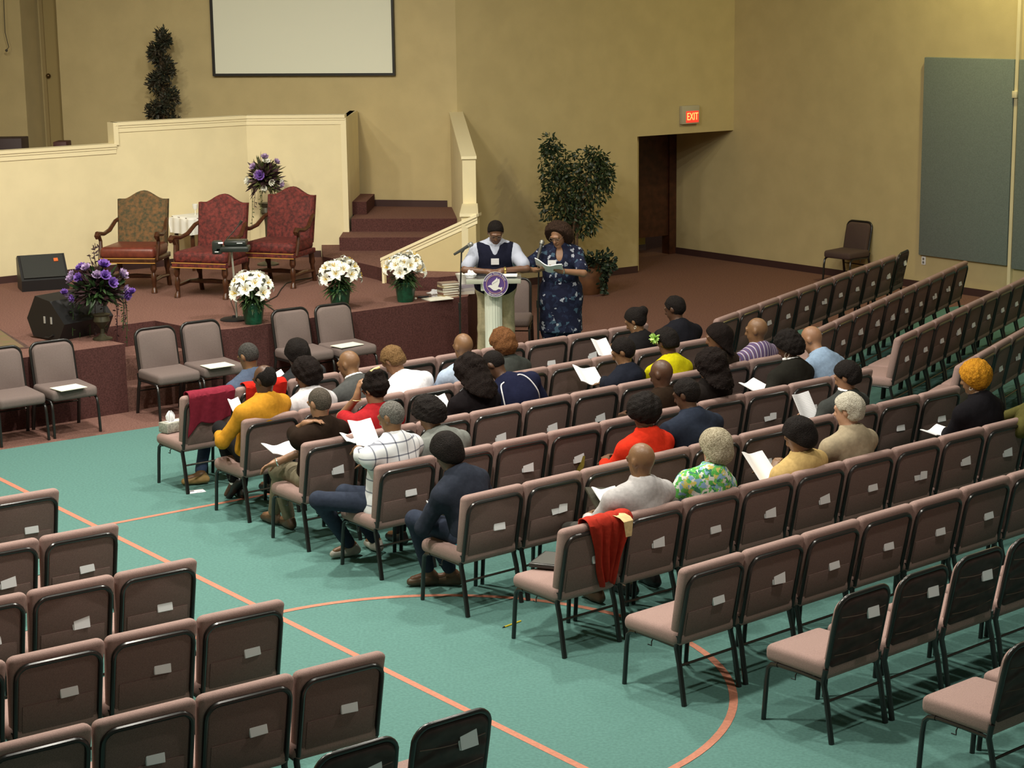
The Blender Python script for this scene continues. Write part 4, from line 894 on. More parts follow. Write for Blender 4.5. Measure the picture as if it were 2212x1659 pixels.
    if hk != 'bald':
        hl, hh = H-hb, H+hb
        if hk in ('long', 'big'): hl = np.minimum(hl, N-.22)
        F = Field(hl, hh, .0075 if hk in ('buzz', 'short', 'fringe') else .009); so = sp['seed']
        fo, slp, low = .022, .75, -.085
        if hk == 'buzz': head(F, .004); low = -.07
        elif hk == 'fringe': head(F, .009); F.noise(.004, 110, so); low = -.075
        elif hk == 'short': head(F, .013); F.noise(.004, 90, so)
        elif hk == 'crop': head(F, .022); F.ell(H-hf*.05-hu*.05, (.07, .05, .05), RH, .03); F.noise(.005, 70, so); F.noise(.004, 220, so+1)
        elif hk == 'bob': head(F, .030); F.ell(H-hf*.035-hu*.055, (.095, .075, .065), RH, .04); F.noise(.006, 55, so); low = -.13
        elif hk == 'curly': head(F, .036); F.ell(H-hf*.05-hu*.04, (.10, .08, .085), RH, .04); F.noise(.010, 75, so); F.noise(.009, 230, so+2); low = -.125
        elif hk == 'afro': F.ell(H-hf*.022+hu*.02, (.135*sp.get('hw', 1), .125, .13), RH, .03); F.noise(.008, 70, so); F.noise(.008, 240, so+2); low = -.11
        elif hk == 'bun': head(F, .014); F.ell(H-hf*.115+hu*.035, (.052, .045, .048), RH, .02); F.noise(.004, 80, so)
        elif hk == 'updo': head(F, .016); F.ell(H-hf*.075+hu*.085, (.072, .062, .055), RH, .03); F.ell(H-hf*.09-hu*.01, (.07, .055, .06), RH, .03); F.noise(.009, 80, so); F.noise(.007, 220, so+1); low = -.10
        elif hk == 'long':
            head(F, .024); b1 = N-fw*.05-up*.02; F.cap(H-hf*.04, b1+hu*.02, .092, .105, .05); F.cap(b1, N-fw*.085-up*.13, .10, .085, .05); F.noise(.007, 50, so); F.noise(.003, 130, so+3); low = -.5
        elif hk == 'big':
            F.ell(H-hf*.03, (.128, .115, .12), RH, .03); b1 = N-fw*.05-up*.0; F.cap(H-hf*.05, b1, .125, .15, .05); F.cap(b1, N-fw*.08-up*.10, .145, .11, .05); F.noise(.014, 60, so); F.noise(.009, 230, so+3); low = -.5
        if sp.get('lobes'):
            for s in (-1, 1): F.ell(H+hr*s*.098-hu*.045-hf*.025, (.058, .070, .085), RH, .04)
            F.noise(.006, 200, so+9)
        # hairline: open in front of the face
        fo = sp.get('fo', fo); slp = sp.get('slp', slp); low = sp.get('low', low); n_ = (hf-hu*slp)/math.sqrt(1+slp*slp); d_ = n_@H+fo*(1.3 if hk in ('afro', 'curly', 'big', 'long', 'bob') else 1)
        X, Y, Z = np.meshgrid(*F.ax, indexing='ij', sparse=True)
        pl = (X*n_[0]+Y*n_[1]+Z*n_[2]-d_)
        if hk == 'fringe':
            F.F = np.maximum(F.F, ((X-H[0])*(hu[0]+.5*hf[0])+(Y-H[1])*(hu[1]+.5*hf[1])+(Z-H[2])*(hu[2]+.5*hf[2])-.028+.012*sinoise(X, Y, Z, 90, so)).astype(np.float32))
        F.F = np.maximum(F.F, pl.astype(np.float32)); F.cut(-hu, -(hu@H)-low)
        if hk not in ('long', 'big'):
            for s in (-1, 1): F.ell(H+hr*s*.085-hu*.020-hf*.004, (.020, .026, .034), RH, 0, True) if hk in ('buzz', 'short', 'fringe', 'crop') else None
        link('hair', F.mesh('hair', hm, hk in ('buzz', 'short', 'long', 'bun')), root)
    return sk
def frame(up, yaw, lean_ref=None):
    up = nrm(np.array(up, float)); f = A_(-math.sin(yaw), math.cos(yaw), 0); f = nrm(f-up*(f@up)); r = np.cross(f, up); return np.array([r, f, up])
def seat_person(key, k, head_px, label, sp):
    (ox, oy), ang = ROWS[key]; u = Vector((math.cos(ang), math.sin(ang))); org = Vector((ox, oy))+u*W*(k+.5)
    t = thing('person', label, 'person', (org.x, org.y, 0), ang, 'seated people in the audience')
    def loc(v):
        d = Vector((v[0]-org.x, v[1]-org.y)); c, s = math.cos(ang), math.sin(ang); return A_(d.x*c+d.y*s, -d.x*s+d.y*c, v[2])
    bw = sp.get('bw', 1.0)
    P = A_(sp.get("px", 0), .265+.03*(bw-1), .515)
    # head: on the sight line of the photo, over the middle of the seat (or leaning aside by lat)
    o = loc(CAMP); d = ray(*head_px); dl = loc((org.x+d.x, org.y+d.y, d.z)); lat = sp.get('lat', 0.0)
    H = o+dl*((lat-o[0])/dl[0])
    N = H+nrm(P-H)*.176+A_(0, -.045, -.005); up = nrm(N-P)
    yaw = sp.get('yaw', 0); R = frame(up, yaw); hy = yaw+sp.get('hyaw', 0)
    bow = sp.get('bow', .55); f0 = A_(-math.sin(hy), math.cos(hy), 0); hu = nrm(A_(0, 0, 1)*math.cos(bow)+f0*math.sin(bow)+A_(sp.get('roll', 0), 0, 0)); RH = frame(hu, hy)
    sw = .196*sp.get('sw', 1.0)*(.91 if sp.get('fem') else 1.0)*bw**.5
    sho = [N-R[2]*.075-R[0]*sw+R[1]*.02, N-R[2]*.075+R[0]*sw+R[1]*.02]
    hip = [P+A_(-.088, .03, -.03), P+A_(.088, .03, -.03)]
    fc = .055*bw
    knee = [A_(-.125-.02*bw, .70, .50), A_(.125+.02*bw, .70, .50)]; ank = [A_(-.13, .72, .085), A_(.13, .76, .085)]; toe = [A_(-.1, 1, 0), A_(.1, 1, 0)]
    wri = [A_(-.10, .58, .68), A_(.10, .58, .68)]
    for q, i in (('kneeL', 0), ('kneeR', 1)):
        if q in sp: knee[i] = A_(*sp[q])
    for q, i in (('ankL', 0), ('ankR', 1)):
        if q in sp: ank[i] = A_(*sp[q])
    for q, i in (('toeL', 0), ('toeR', 1)):
        if q in sp: toe[i] = nrm(A_(*sp[q]))
    for q, i in (('wriL', 0), ('wriR', 1)):
        if q in sp: wri[i] = H+R[0]*sp[q][0]+R[1]*sp[q][1]+A_(0, 0, 1)*sp[q][2] if sp.get('wrel') and q in sp['wrel'] else A_(*sp[q])
    for q, i, arr in (('kneeLp', 0, knee), ('kneeRp', 1, knee), ('ankLp', 0, ank), ('ankRp', 1, ank), ('wriLp', 0, wri), ('wriRp', 1, wri)):
        if q in sp: arr[i] = loc(U(*sp[q]))
    for i in (0, 1):
        if np.linalg.norm(knee[i]-hip[i]) > 1e-3 and not sp.get('freeleg'):
            knee[i] = hip[i]+nrm(knee[i]-hip[i])*.43
    elb = []; w2 = []
    for i in (0, 1):
        s = -1 if i == 0 else 1; pole = sp.get('pole%s' % 'LR'[i], (s*.8, -.25, -.8)); e, w_ = ik(sho[i], wri[i], .285, .255, pole); elb.append(e); w2.append(w_)
    sk = dict(P=P, N=N, H=H, R=R, RH=RH, hip=hip, knee=knee, ank=ank, toe=toe, sho=sho, elb=elb, wri=w2, hdir=sp.get('hdir', [None, None]), hnor=sp.get('hnor', [None, None]))
    build_person(sk, sp, t); t['_h'] = 0; del t['_h']
    return t, sk, ang
# ------------------------------------------------------------------ the audience
H_BLK = hairmat('black', (.012, .009, .008)); H_DBR = hairmat('dark_brown', (.009, .005, .004)); H_AUB = hairmat('auburn', (.11, .045, .018), (.20, .085, .03))
H_BRN = hairmat('brown_blond', (.12, .065, .025), (.24, .14, .06)); H_GRY = hairmat('salt_pepper', (.09, .085, .075), (.20, .19, .17)); H_SIL = hairmat('silver', (.42, .38, .30), (.60, .56, .46))
H_BLD = hairmat('ash_blond', (.24, .20, .13), (.50, .44, .32)); H_ORG = hairmat('orange', (.42, .17, .012), (.62, .29, .02)); H_STB = hairmat('stubble', (.085, .070, .055)); H_DGR = hairmat('dark_grey', (.035, .033, .030), (.075, .07, .065))
T_BLK = cloth('black_trousers', (.016, .015, .016)); T_JEA = cloth('dark_jeans', (.032, .040, .062)); T_KHA = cloth('khaki_trousers', (.20, .17, .115)); T_GRY = cloth('grey_trousers', (.10, .095, .085)); T_BLU = cloth('blue_jeans', (.06, .085, .16))
SH_B = mat('shoe_black', (.012, .011, .011), .35); SH_BR = mat('shoe_brown', (.075, .045, .022), .45); SH_T = mat('shoe_tan', (.36, .22, .08), .6); SH_G = mat('shoe_grey', (.40, .38, .33), .6)
def pattern(name, build):
    m = bpy.data.materials.new('cloth_'+name); m.use_nodes = True; nt = m.node_tree; b = nt.nodes['Principled BSDF']; b.inputs['Roughness'].default_value = .85; b.inputs['Specular IOR Level'].default_value = .15
    tc = nt.nodes.new('ShaderNodeTexCoord'); nt.links.new(build(nt, tc), b.inputs['Base Color']); return m
def plaid(nt, tc):
    def stripes(axis_rot, sc, pos):
        mp = nt.nodes.new('ShaderNodeMapping'); mp.inputs['Rotation'].default_value = axis_rot; nt.links.new(tc.outputs['Object'], mp.inputs['Vector'])
        wv = nt.nodes.new('ShaderNodeTexWave'); wv.inputs['Scale'].default_value = sc; wv.inputs['Distortion'].default_value = .6; wv.inputs['Detail Scale'].default_value = 1; nt.links.new(mp.outputs['Vector'], wv.inputs['Vector'])
        r = nt.nodes.new('ShaderNodeValToRGB'); r.color_ramp.elements[0].position = pos; r.color_ramp.elements[0].color = (1, 1, 1, 1); r.color_ramp.elements[1].position = pos+.03; r.color_ramp.elements[1].color = (.30, .31, .36, 1); nt.links.new(wv.outputs['Fac'], r.inputs['Fac']); return r.outputs['Color']
    a = stripes((0, 0, 0), 3.4, .955); c = stripes((0, PI/2, 0), 3.4, .955); d = stripes((0, 0, 0), 1.7, .80)
    mx = nt.nodes.new('ShaderNodeMix'); mx.data_type = 'RGBA'; mx.blend_type = 'MULTIPLY'; mx.inputs[0].default_value = 1; nt.links.new(a, mx.inputs[6]); nt.links.new(c, mx.inputs[7])
    m2 = nt.nodes.new('ShaderNodeMix'); m2.data_type = 'RGBA'; m2.blend_type = 'MULTIPLY'; m2.inputs[0].default_value = 1; nt.links.new(mx.outputs[2], m2.inputs[6]); m2.inputs[7].default_value = (.72, .73, .75, 1); return m2.outputs[2]
def vor(cols, sc, soft=False):
    def f(nt, tc):
        mp = nt.nodes.new('ShaderNodeTexNoise'); mp.inputs['Scale'].default_value = sc*.8; nt.links.new(tc.outputs['Object'], mp.inputs['Vector'])
        mxv = nt.nodes.new('ShaderNodeMix'); mxv.data_type = 'VECTOR'; mxv.inputs[0].default_value = .06; nt.links.new(tc.outputs['Object'], mxv.inputs[4]); nt.links.new(mp.outputs['Color'], mxv.inputs[5])
        v = nt.nodes.new('ShaderNodeTexVoronoi'); v.inputs['Scale'].default_value = sc; nt.links.new(mxv.outputs[1], v.inputs['Vector'])
        s = nt.nodes.new('ShaderNodeSeparateColor'); nt.links.new(v.outputs['Color'], s.inputs[0])
        r = nt.nodes.new('ShaderNodeValToRGB'); r.color_ramp.interpolation = 'CONSTANT'; n = len(cols)
        for i, (p_, c_) in enumerate(cols):
            e = r.color_ramp.elements[i] if i < 2 else r.color_ramp.elements.new(p_)
            e.position = p_; e.color = (*c_, 1)
        nt.links.new(s.outputs[0], r.inputs['Fac']); return r.outputs['Color']
    return f
def stripe3(nt, tc):
    wv = nt.nodes.new('ShaderNodeTexWave'); wv.inputs['Scale'].default_value = 8.5; wv.inputs['Distortion'].default_value = .5; nt.links.new(tc.outputs['Object'], wv.inputs['Vector'])
    r = nt.nodes.new('ShaderNodeValToRGB'); r.color_ramp.interpolation = 'CONSTANT'
    for i, (p_, c_) in enumerate(((0, (.10, .09, .20)), (.3, (.22, .07, .08)), (.6, (.13, .11, .22)), (.9, (.50, .48, .56)))):
        e = r.color_ramp.elements[i] if i < 2 else r.color_ramp.elements.new(p_); e.position = p_; e.color = (*c_, 1)
    nt.links.new(wv.outputs['Fac'], r.inputs['Fac']); return r.outputs['Color']
C_PLAID = pattern('white_plaid', plaid); C_STR = pattern('striped', stripe3)
C_FLOW = pattern('green_floral', vor(((0, (.10, .42, .08)), (.2, (.70, .72, .66)), (.42, (.05, .20, .13)), (.55, (.62, .55, .15)), (.68, (.25, .42, .60)), (.82, (.16, .50, .12))), 40))
_seed = [100]
PEOPLE = {}
def sit(key, k, hp, label, skn, hair, shirt, pants=T_BLK, shoes=SH_B, **kw):
    _seed[0] += 7; sp = dict(skin=skn, hair=hair, shirt=shirt, pants=pants, shoes=shoes, seed=_seed[0]); sp.update(kw)
    PEOPLE[key+str(k)] = seat_person(key, k, hp, label, sp)
sit('B', 1, (536, 768), 'balding man in blue denim jacket seated in front row', 'o', ('buzz', H_DGR), cloth('denim_blue', (.075, .10, .155)), T_BLU, SH_T, bow=.5, bw=1.05, reach=.60, yaw=.25, ankL=(-.52, .28, .085), toeL=(-.9, .4, 0), lat=-0.02)
sit('B', 2, (640, 762), 'woman with long black hair and charcoal top in front row', 'm', ('long', H_BLK), cloth('charcoal', (.030, .032, .034)), fem=1, bow=.45, reach=.60, lat=-0.1)
sit('C', 0, (571, 818), 'balding man in mustard yellow sweater at the aisle', 'd', ('fringe', H_BLK), cloth('mustard', (.50, .235, .022)), T_BLK, SH_B, bow=.4, bw=1.22, reach=.66, yaw=.25, kneeLp=(455, 905, .69), ankLp=(506, 1040, .15), toeL=(-.3, .6, -.75), sock=1, wriL=(-.22, .50, .64), fold=.003, lat=0.03)
sit('C', 1, (660, 806), 'curly dark-haired woman in white blouse behind the red draped chair', 'm', ('curly', H_DBR), cloth('white_blouse', (.62, .60, .62)), fem=1, bow=.35, collar=1.3, hyaw=.35, reach=.64, lat=-0.02)
sit('C', 2, (753, 785), 'shiny bald man in grey suit jacket and white collar', 'o', ('bald', None), cloth('grey_suit', (.070, .072, .070)), bow=.3, hyaw=.4, reach=.64, wcollar=1)
sit('C', 3, (848, 778), 'person with short blond-brown hair in bright white shirt, bent forward', 'l', ('crop', H_BRN), cloth('bright_white', (.80, .81, .86)), bow=.8, bw=1.22, reach=.62, hyaw=.25, lat=-0.1)
sit('C', 4, (1000, 747), 'bald man in pale blue shirt seated before the lectern', 'o', ('bald', None), cloth('pale_blue', (.36, .44, .56)), bow=.35, bw=1.05, reach=.66)
sit('C', 5, (1085, 741), 'woman with wavy auburn hair seated below the lectern', 'l', ('curly', H_AUB), cloth('dark_grey_top', (.05, .055, .05)), fem=1, bow=.4, reach=.655, lat=-0.06)
sit('C', 8, (1372, 691), 'woman in black with her hair in a bun, reading', 'o', ('bun', H_BLK), cloth('black_top', (.014, .013, .014)), fem=1, bow=.55, hyaw=.45, reach=.655, earring=.012, wriLp=(1322, 757, .74), lat=-0.05)
sit('C', 9, (1457, 665), 'man in black suit at the far end of his row', 'd', ('short', H_BLK), cloth('black_suit', (.012, .012, .016)), bow=.35, hyaw=.35, bw=1.15, sw=1.05, reach=.70)
sit('D', 0, (690, 869), 'man with crew cut and black T-shirt holding his shoulder', 'l', ('buzz', H_STB), cloth('black_tee', (.020, .012, .008)), T_KHA, SH_BR, bow=.35, sleeve='short', bw=1.02, reach=.66, yaw=.15, collar=.6, kneeLp=(585, 1000, .50), ankLp=(592, 1110, .085), kneeR=(-.12, .70, .50), ankRp=(625, 1120, .085), wriL=(-.12, .03, -.15), wrel=('wriL',), hdir=[A_(.45, -.75, .3), None], hnor=[A_(0, 0, -1), None], poleL=(-.4, .35, -1), wriR=(-.22, .52, .60), res=.008)
sit('D', 1, (808, 840), 'woman in red top with clipped-up hair, hand to her forehead', 'l', ('updo', H_DBR), cloth('red_top', (.36, .018, .022)), fem=1, bow=.55, sleeve='short', hyaw=.15, reach=.65, bw=1.08, wriL=(-.10, .09, -.08), wrel=('wriL',), hdir=[A_(.15, -.1, 1), None], hnor=[A_(.8, -.2, 0), None], poleL=(-.3, .3, -1), res=.008, collar=0)
sit('D', 3, (1010, 800), 'woman with long black curls in black top', 'm', ('big', H_DBR), cloth('black_knit', (.010, .008, .009)), fem=1, bow=.45, reach=.63)
sit('D', 4, (1066, 786), 'man in navy jacket with white piping bent low', 'd', ('buzz', H_BLK), cloth('navy_track', (.012, .014, .036)), bow=.9, bw=1.22, sw=1.08, reach=.60, hyaw=.4, piping=1, lat=-0.16)
sit('D', 6, (1345, 758), 'man in navy hooded jacket with papers on his lap', 'o', ('short', H_BLK), cloth('navy_hoodie', (.012, .014, .022)), T_KHA, bow=.5, hyaw=.35, hood=1, bw=1.1, reach=.63, yaw=.3, kneeLp=(1228, 840, .54), ankL=(-.3, .75, .085), wriLp=(1290, 812, .68))
sit('D', 7, (1440, 738), 'woman in bright yellow blouse with lime flower in her hair', 'm', ('crop', H_BLK), cloth('yellow_blouse', (.56, .50, .008)), fem=1, bow=.55, bw=1.05, reach=.62, collar=0)
sit('D', 8, (1550, 728), 'woman with long greying hair, head turned left', 'm', ('long', H_DBR), cloth('brown_top', (.05, .035, .025)), fem=1, bow=.25, hyaw=.7, reach=.66, lat=-0.03)
sit('D', 9, (1634, 712), 'bald man in purple striped shirt at end of his row', 'o', ('bald', None), C_STR, bow=.2, hyaw=.5, reach=.67, lat=-0.03)
sit('E', 0, (845, 899), 'grey-haired man in white plaid shirt at the aisle', 'o', ('buzz', H_GRY), C_PLAID, T_JEA, SH_G, bow=.35, sleeve='elbow', bw=1.2, sw=1.08, reach=.67, yaw=.25, hyaw=.15, hem=1, kneeLp=(685, 1080, .53), ankLp=(757, 1178, .085), toeL=(-.8, .2, 0), kneeR=(-.12, .66, .5), ankRp=(812, 1168, .085), wriLp=(768, 968, .80), res=.0085, fold=.006, lat=0.02)
sit('E', 1, (925, 893), 'person with dark curls in heathered grey jacket', 'o', ('curly', H_BLK), cloth('heather_grey', (.19, .20, .185)), bow=.7, bw=1.08, reach=.62, hyaw=.2, lat=-0.06)
sit('E', 5, (1428, 806), 'shiny bald man in dark brown jacket', 'd', ('bald', None), cloth('dark_brown_jacket', (.022, .013, .008)), bow=.4, hyaw=.3, reach=.62)
sit('E', 6, (1530, 786), 'woman with very big black curly hair', 'm', ('big', H_DBR), cloth('black_cardigan', (.014, .011, .010)), fem=1, bow=.35, reach=.64, lat=0)
sit('E', 8, (1702, 746), 'woman in black jacket with hoop earring and white collar', 'd', ('curly', H_BLK), cloth('black_leather', (.017, .016, .013)), fem=1, bow=.55, bw=1.05, reach=.63, hyaw=.3, wcollar=1, earring=.024, wriLp=(1640, 850, .70))
sit('E', 9, (1752, 731), 'bald man in light blue denim shirt', 'l', ('bald', None), cloth('light_denim', (.26, .36, .50)), T_BLU, bow=.5, hyaw=.35, reach=.64, bw=1.05, collar=1.3)
sit('F', 0, (964, 974), 'woman in dark denim jacket and jeans at the aisle', 'm', ('bob', H_BLK), cloth('dark_denim', (.026, .031, .045)), T_JEA, SH_BR, fem=1, bow=.55, bw=1.05, reach=.64, yaw=.15, kneeLp=(905, 1125, .53), ankLp=(928, 1240, .085), toeL=(-.8, .5, 0), kneeR=(-.1, .66, .5), ankRp=(978, 1240, .085), under=cloth('teal', (.01, .16, .22)), toeR=(-.6, .7, 0), collar=1.2, plen=.86, lat=-0.09)
sit('F', 3, (1390, 890), 'woman with black afro in bright red sweater', 'm', ('afro', H_BLK), cloth('bright_red', (.58, .030, .012)), fem=1, bow=.45, bw=1.12, reach=.64, collar=1.5)
sit('F', 4, (1482, 850), 'man in dark navy jacket beside the woman in red sweater', 'd', ('short', H_BLK), cloth('dark_navy_jacket', (.020, .026, .042)), bow=.4, hyaw=.35, bw=1.2, sw=1.08, reach=.66, collar=1.5)
sit('F', 7, (1829, 812), 'man with dark hair, grey jacket and white collar, holding a printed page', 'l', ('crop', H_BLK), cloth('dark_grey_jacket', (.045, .048, .045)), T_JEA, bow=.4, hyaw=.35, reach=.64, wriLp=(1752, 905, .74), wcollar=1)
sit('G', 1, (1384, 992), 'bald man in light grey shirt with legs crossed', 'o', ('bald', None), cloth('light_grey', (.44, .42, .42)), T_GRY, SH_BR, bow=.25, bw=1.15, sw=1.05, reach=.69, collar=1.4, kneeLp=(1262, 1105, .58), ankLp=(1222, 1142, .44), toeL=(-.7, -.7, -.1), kneeR=(-.05, .72, .50), hyaw=.1, lat=0.02)
sit('G', 2, (1545, 966), 'woman with ash blond hair in green floral blouse', 'f', ('bob', H_BLD), C_FLOW, cloth('tan_trousers', (.3, .25, .18)), fem=1, bow=.25, bw=1.05, reach=.67, collar=1.2, earring=.012, lat=.15)
sit('G', 4, (1725, 940), 'woman with short dark hair in tan jacket, holding papers', 'o', ('bob', H_BLK), cloth('tan_jacket', (.52, .36, .145)), fem=1, bow=.5, hyaw=.4, bw=1.05, reach=.63, wriLp=(1668, 1020, .74), lat=-0.07)
sit('G', 5, (1832, 884), 'silver-haired man in khaki shirt', 'f', ('crop', H_SIL), cloth('khaki_shirt', (.34, .28, .19)), bow=.2, hyaw=.35, reach=.69, collar=1.4, bw=1.05)
sit('G', 8, (2103, 816), 'woman with short round orange hair in black top', 'o', ('afro', H_ORG), cloth('black_sweater', (.010, .009, .011)), T_BLU, fem=1, bow=.25, hyaw=.25, bw=1.15, reach=.69, hs=.95, kneeL=(-.40, .55, .52), ankL=(-.35, .75, .085), wriLp=(2045, 932, .66), wriRp=(2062, 930, .66), res=.0085, earring=.014)
sit('G', 9, (2247, 846), 'person in olive top cut off by the right edge', 'o', ('short', H_BLK), cloth('olive', (.11, .10, .03)), bow=.3, bw=1.15, reach=.68, lat=-0.25)
# ------------------------------------------------------------------ lectern, microphones and the two standing people
LX, LY = -.188, 20.10
acr = mat('acrylic_clear', (.93, .94, .90), .12, trans=.92); acr_e = mat('acrylic_edge', (.62, .64, .52), .3, trans=.35); col_w = mat('column_white', (.74, .76, .64), .6)
t = thing('lectern', 'acrylic lectern with white fluted column and round purple dove seal', 'lectern', (LX, LY, 0), .0)
mb = MB(); n = 40; prof = []
vs = []
for z in (.05, 1.0):
    for j in range(n*3):
        a = 2*PI*j/(n*3); r = .094-.006*(math.cos(a*20)*.5+.5); vs.append((r*math.cos(a), r*math.sin(a), z))
m3 = n*3; mb.add(vs, [(j, (j+1) % m3, m3+(j+1) % m3, m3+j) for j in range(m3)]+[tuple(range(m3))[::-1], tuple(range(m3, 2*m3))]); obj('column', mb, col_w, t)
mb = MB(); mb.rbox(-.22, .22, -.2, .2, 0, .05, .015, 2); mb.rbox(-.13, .13, -.12, .12, 1.0, 1.09, .01, 2); obj('base', mb, col_w, t)
mb = MB(); mb.slab([(-.286, -.16, 1.095), (.30, -.16, 1.095), (.30, .20, 1.12), (-.286, .20, 1.12)], (0, 0, .014)); obj('tray', mb, acr, t, smooth=False)
mb = MB(); mb.rbox(-.283, .295, -.18, -.165, 1.085, 1.135, .004, 2); obj('tray_lip', mb, acr_e, t)
zc = at_y(1070.5, 613.5, LY-.17).z; xc = at_y(1070.5, 613.5, LY-.17).x-LX
purple = mat('seal_purple', (.105, .055, .22), .5); sealw = mat('seal_white', (.80, .78, .74), .5)
s_ = link('seal', None, t, (xc, -.17, zc)); bpy.data.objects.remove(s_)
def disc(r0, r1, y, n=64):
    mb = MB()
    if r0 <= 0: mb.add([(r1*math.cos(2*PI*i/n), yy, r1*math.sin(2*PI*i/n)) for yy in (y, y+.004) for i in range(n)], [tuple(range(n)), tuple(range(n, 2*n))[::-1]]+[(i, (i+1) % n, n+(i+1) % n, n+i) for i in range(n)])
    else:
        mb.add([(r*math.cos(2*PI*i/n), yy, r*math.sin(2*PI*i/n)) for yy in (y, y+.003) for r in (r0, r1) for i in range(n)],
               [(i, (i+1) % n, n+(i+1) % n, n+i) for i in range(n)]+[(n+i, n+(i+1) % n, 3*n+(i+1) % n, 3*n+i) for i in range(n)]+[(i, 2*n+i, 2*n+(i+1) % n, (i+1) % n) for i in range(n)])
    return mb
RS = .134
seal = obj('seal', disc(0, RS*.975, 0), purple, t, (xc, -.195, zc), smooth=False)
obj('seal_ring', disc(RS*.965, RS, -.004), sealw, seal, smooth=False); obj('seal_ring', disc(RS*.70, RS*.735, -.004), mat('seal_pink', (.62, .36, .30), .5), seal, smooth=False)
dv = [(670, 1040), (760, 962), (850, 945), (940, 965), (905, 880), (915, 830), (960, 770), (1080, 670), (1160, 600), (1210, 510), (1240, 560), (1250, 640), (1340, 580), (1372, 680), (1368, 800), (1310, 960), (1265, 1060), (1400, 1105), (1520, 1085), (1470, 1300), (1390, 1215), (1300, 1200), (1150, 1275), (1010, 1265), (890, 1170), (790, 1085)]
mb = MB(); mb.slab([((x-1130)/740*RS, -.004, -(y-920)/740*RS) for x, y in dv], (0, -.003, 0)); obj('dove', mb, sealw, seal, smooth=False)
mb = MB(); wl_ = [(960, 880), (1010, 830), (1150, 760), (1260, 670)]; mb.tube([((x-1130)/740*RS, -.008, -(y-920)/740*RS) for x, y in wl_], .0018, 5); obj('wing_line', mb, mat('seal_grey', (.35, .33, .34), .5), seal)
def arc_text(s, r, a0, a1, size, top=True):
    n = len(s); mes = []
    for i, ch in enumerate(s):
        if ch == ' ': continue
        a = a0+(a1-a0)*(i+.5)/n; me = text_mesh(ch, size, .0008); rot = Matrix.Rotation(PI/2, 4, 'X'); spin = Matrix.Rotation(-(a-PI/2) if top else -(a+PI/2), 4, 'Y')
        me.transform(Matrix.Translation((r*math.cos(a), -.005, r*math.sin(a))) @ spin @ rot); mes.append(me)
    bm = bmesh.new()
    for me in mes: bm.from_mesh(me); bpy.data.meshes.remove(me)
    out = bpy.data.meshes.new('lettering'); bm.to_mesh(out); bm.free(); out.materials.append(sealw); return out
link('lettering', arc_text('Pentecostal Temple of Praise', RS*.845, math.radians(163), math.radians(22), .026), seal)
link('lettering', arc_text('Outreach Ministries', RS*.845, math.radians(232), math.radians(308), .026, False), seal)
mb = MB(); mb.box(-.085, .085, -.06, .06, 0, .016); tag(obj('booklet', mb, white_paper, None, (LX+.175, LY+.05, 1.135), -.05, smooth=False), 'white booklet lying on the right of the lectern tray', 'booklet')
mb = MB(); mb.tube([(-.05, 0, .006), (.03, 0, .006)], .006, 6); tag(obj('pen', mb, white_paper, None, (LX+.02, LY-.04, 1.122)), 'white pen lying in the middle of the lectern tray', 'pen')
crumple((LX-.24, LY+.06, 1.125), .055, 'crumpled white tissue on the left end of the lectern tray', 6, zs=.9)
def mic_stand(px, ptop, pbot, Y, label, tilt, up=True, base_z=0.0):
    p = at_y(px, pbot, Y); top = at_y(px+2, ptop, Y)
    t = thing('microphone_stand', label, 'microphone stand', (p.x, Y, 0))
    mb = MB(); mb.lathe([(.13, 0), (.13, .015), (.11, .025), (.02, .03)], 20); obj('base', mb, black_metal, t)
    mb = MB(); mb.tube([(0, 0, .02), (0, 0, .8)], .012, 8); mb.tube([(0, 0, .75), (top.x-p.x, 0, top.z)], .009, 8); mb.tube([(0, 0, .74), (0, 0, .82)], .017, 8); obj('pole', mb, black_metal, t)
    a = Vector((top.x-p.x, 0, top.z)); d = Vector(tilt).normalized()
    mb = MB(); mb.tube([a-d*.10, a+d*.10], [.013, .019], 10); mb.tube([a-Vector((0, 0, .02)), a+d*.03], .018, 8); m = obj('microphone', mb, mat('mic_grey', (.06, .06, .055), .35), t)
    mb = MB(); mb.ball(a+d*.125, .027, 12, 8); mb.tube([a+d*.098, a+d*.108], .026, 12); obj('mic_grille', mb, mat('mic_mesh', (.35, .35, .32), .4, metal=.6), m)
mic_stand(995, 540, 760, 20.35, 'black microphone on stand left of the lectern', (.80, -.25, .50))
mic_stand(1163, 545, 760, 20.45, 'black microphone on stand in front of the woman in floral dress', (.25, .5, .8))
# ---- standing people
def stand_person(loc, rz, label, sp, J):
    t = thing('person', label, 'person', loc, rz)
    P, N, H = A_(*J['P']), A_(*J['N']), A_(*J['H']); R = frame(nrm(N-P), J.get('yaw', 0)); bow = J['bow']; hy = J.get('hyaw', 0)
    f0 = A_(-math.sin(hy), math.cos(hy), 0); RH = frame(A_(0, 0, 1)*math.cos(bow)+f0*math.sin(bow), hy); sw = J['sw']
    sho = [N-R[2]*.07-R[0]*sw, N-R[2]*.07+R[0]*sw]; elb = []; wri = []
    for i in (0, 1): e, w_ = ik(sho[i], A_(*J['wri'][i]), .29, .26, J['pole'][i]); elb.append(e); wri.append(w_)
    sk = dict(P=P, N=N, H=H, R=R, RH=RH, hip=[A_(*q) for q in J['hip']], knee=[A_(*q) for q in J['knee']], ank=[A_(*q) for q in J['ank']], toe=[A_(-.15, 1, 0), A_(.15, 1, 0)], sho=sho, elb=elb, wri=wri, hdir=J['hdir'], hnor=J['hnor'], curl=J.get('curl', .6), standing=True)
    build_person(sk, sp, t); return t, sk
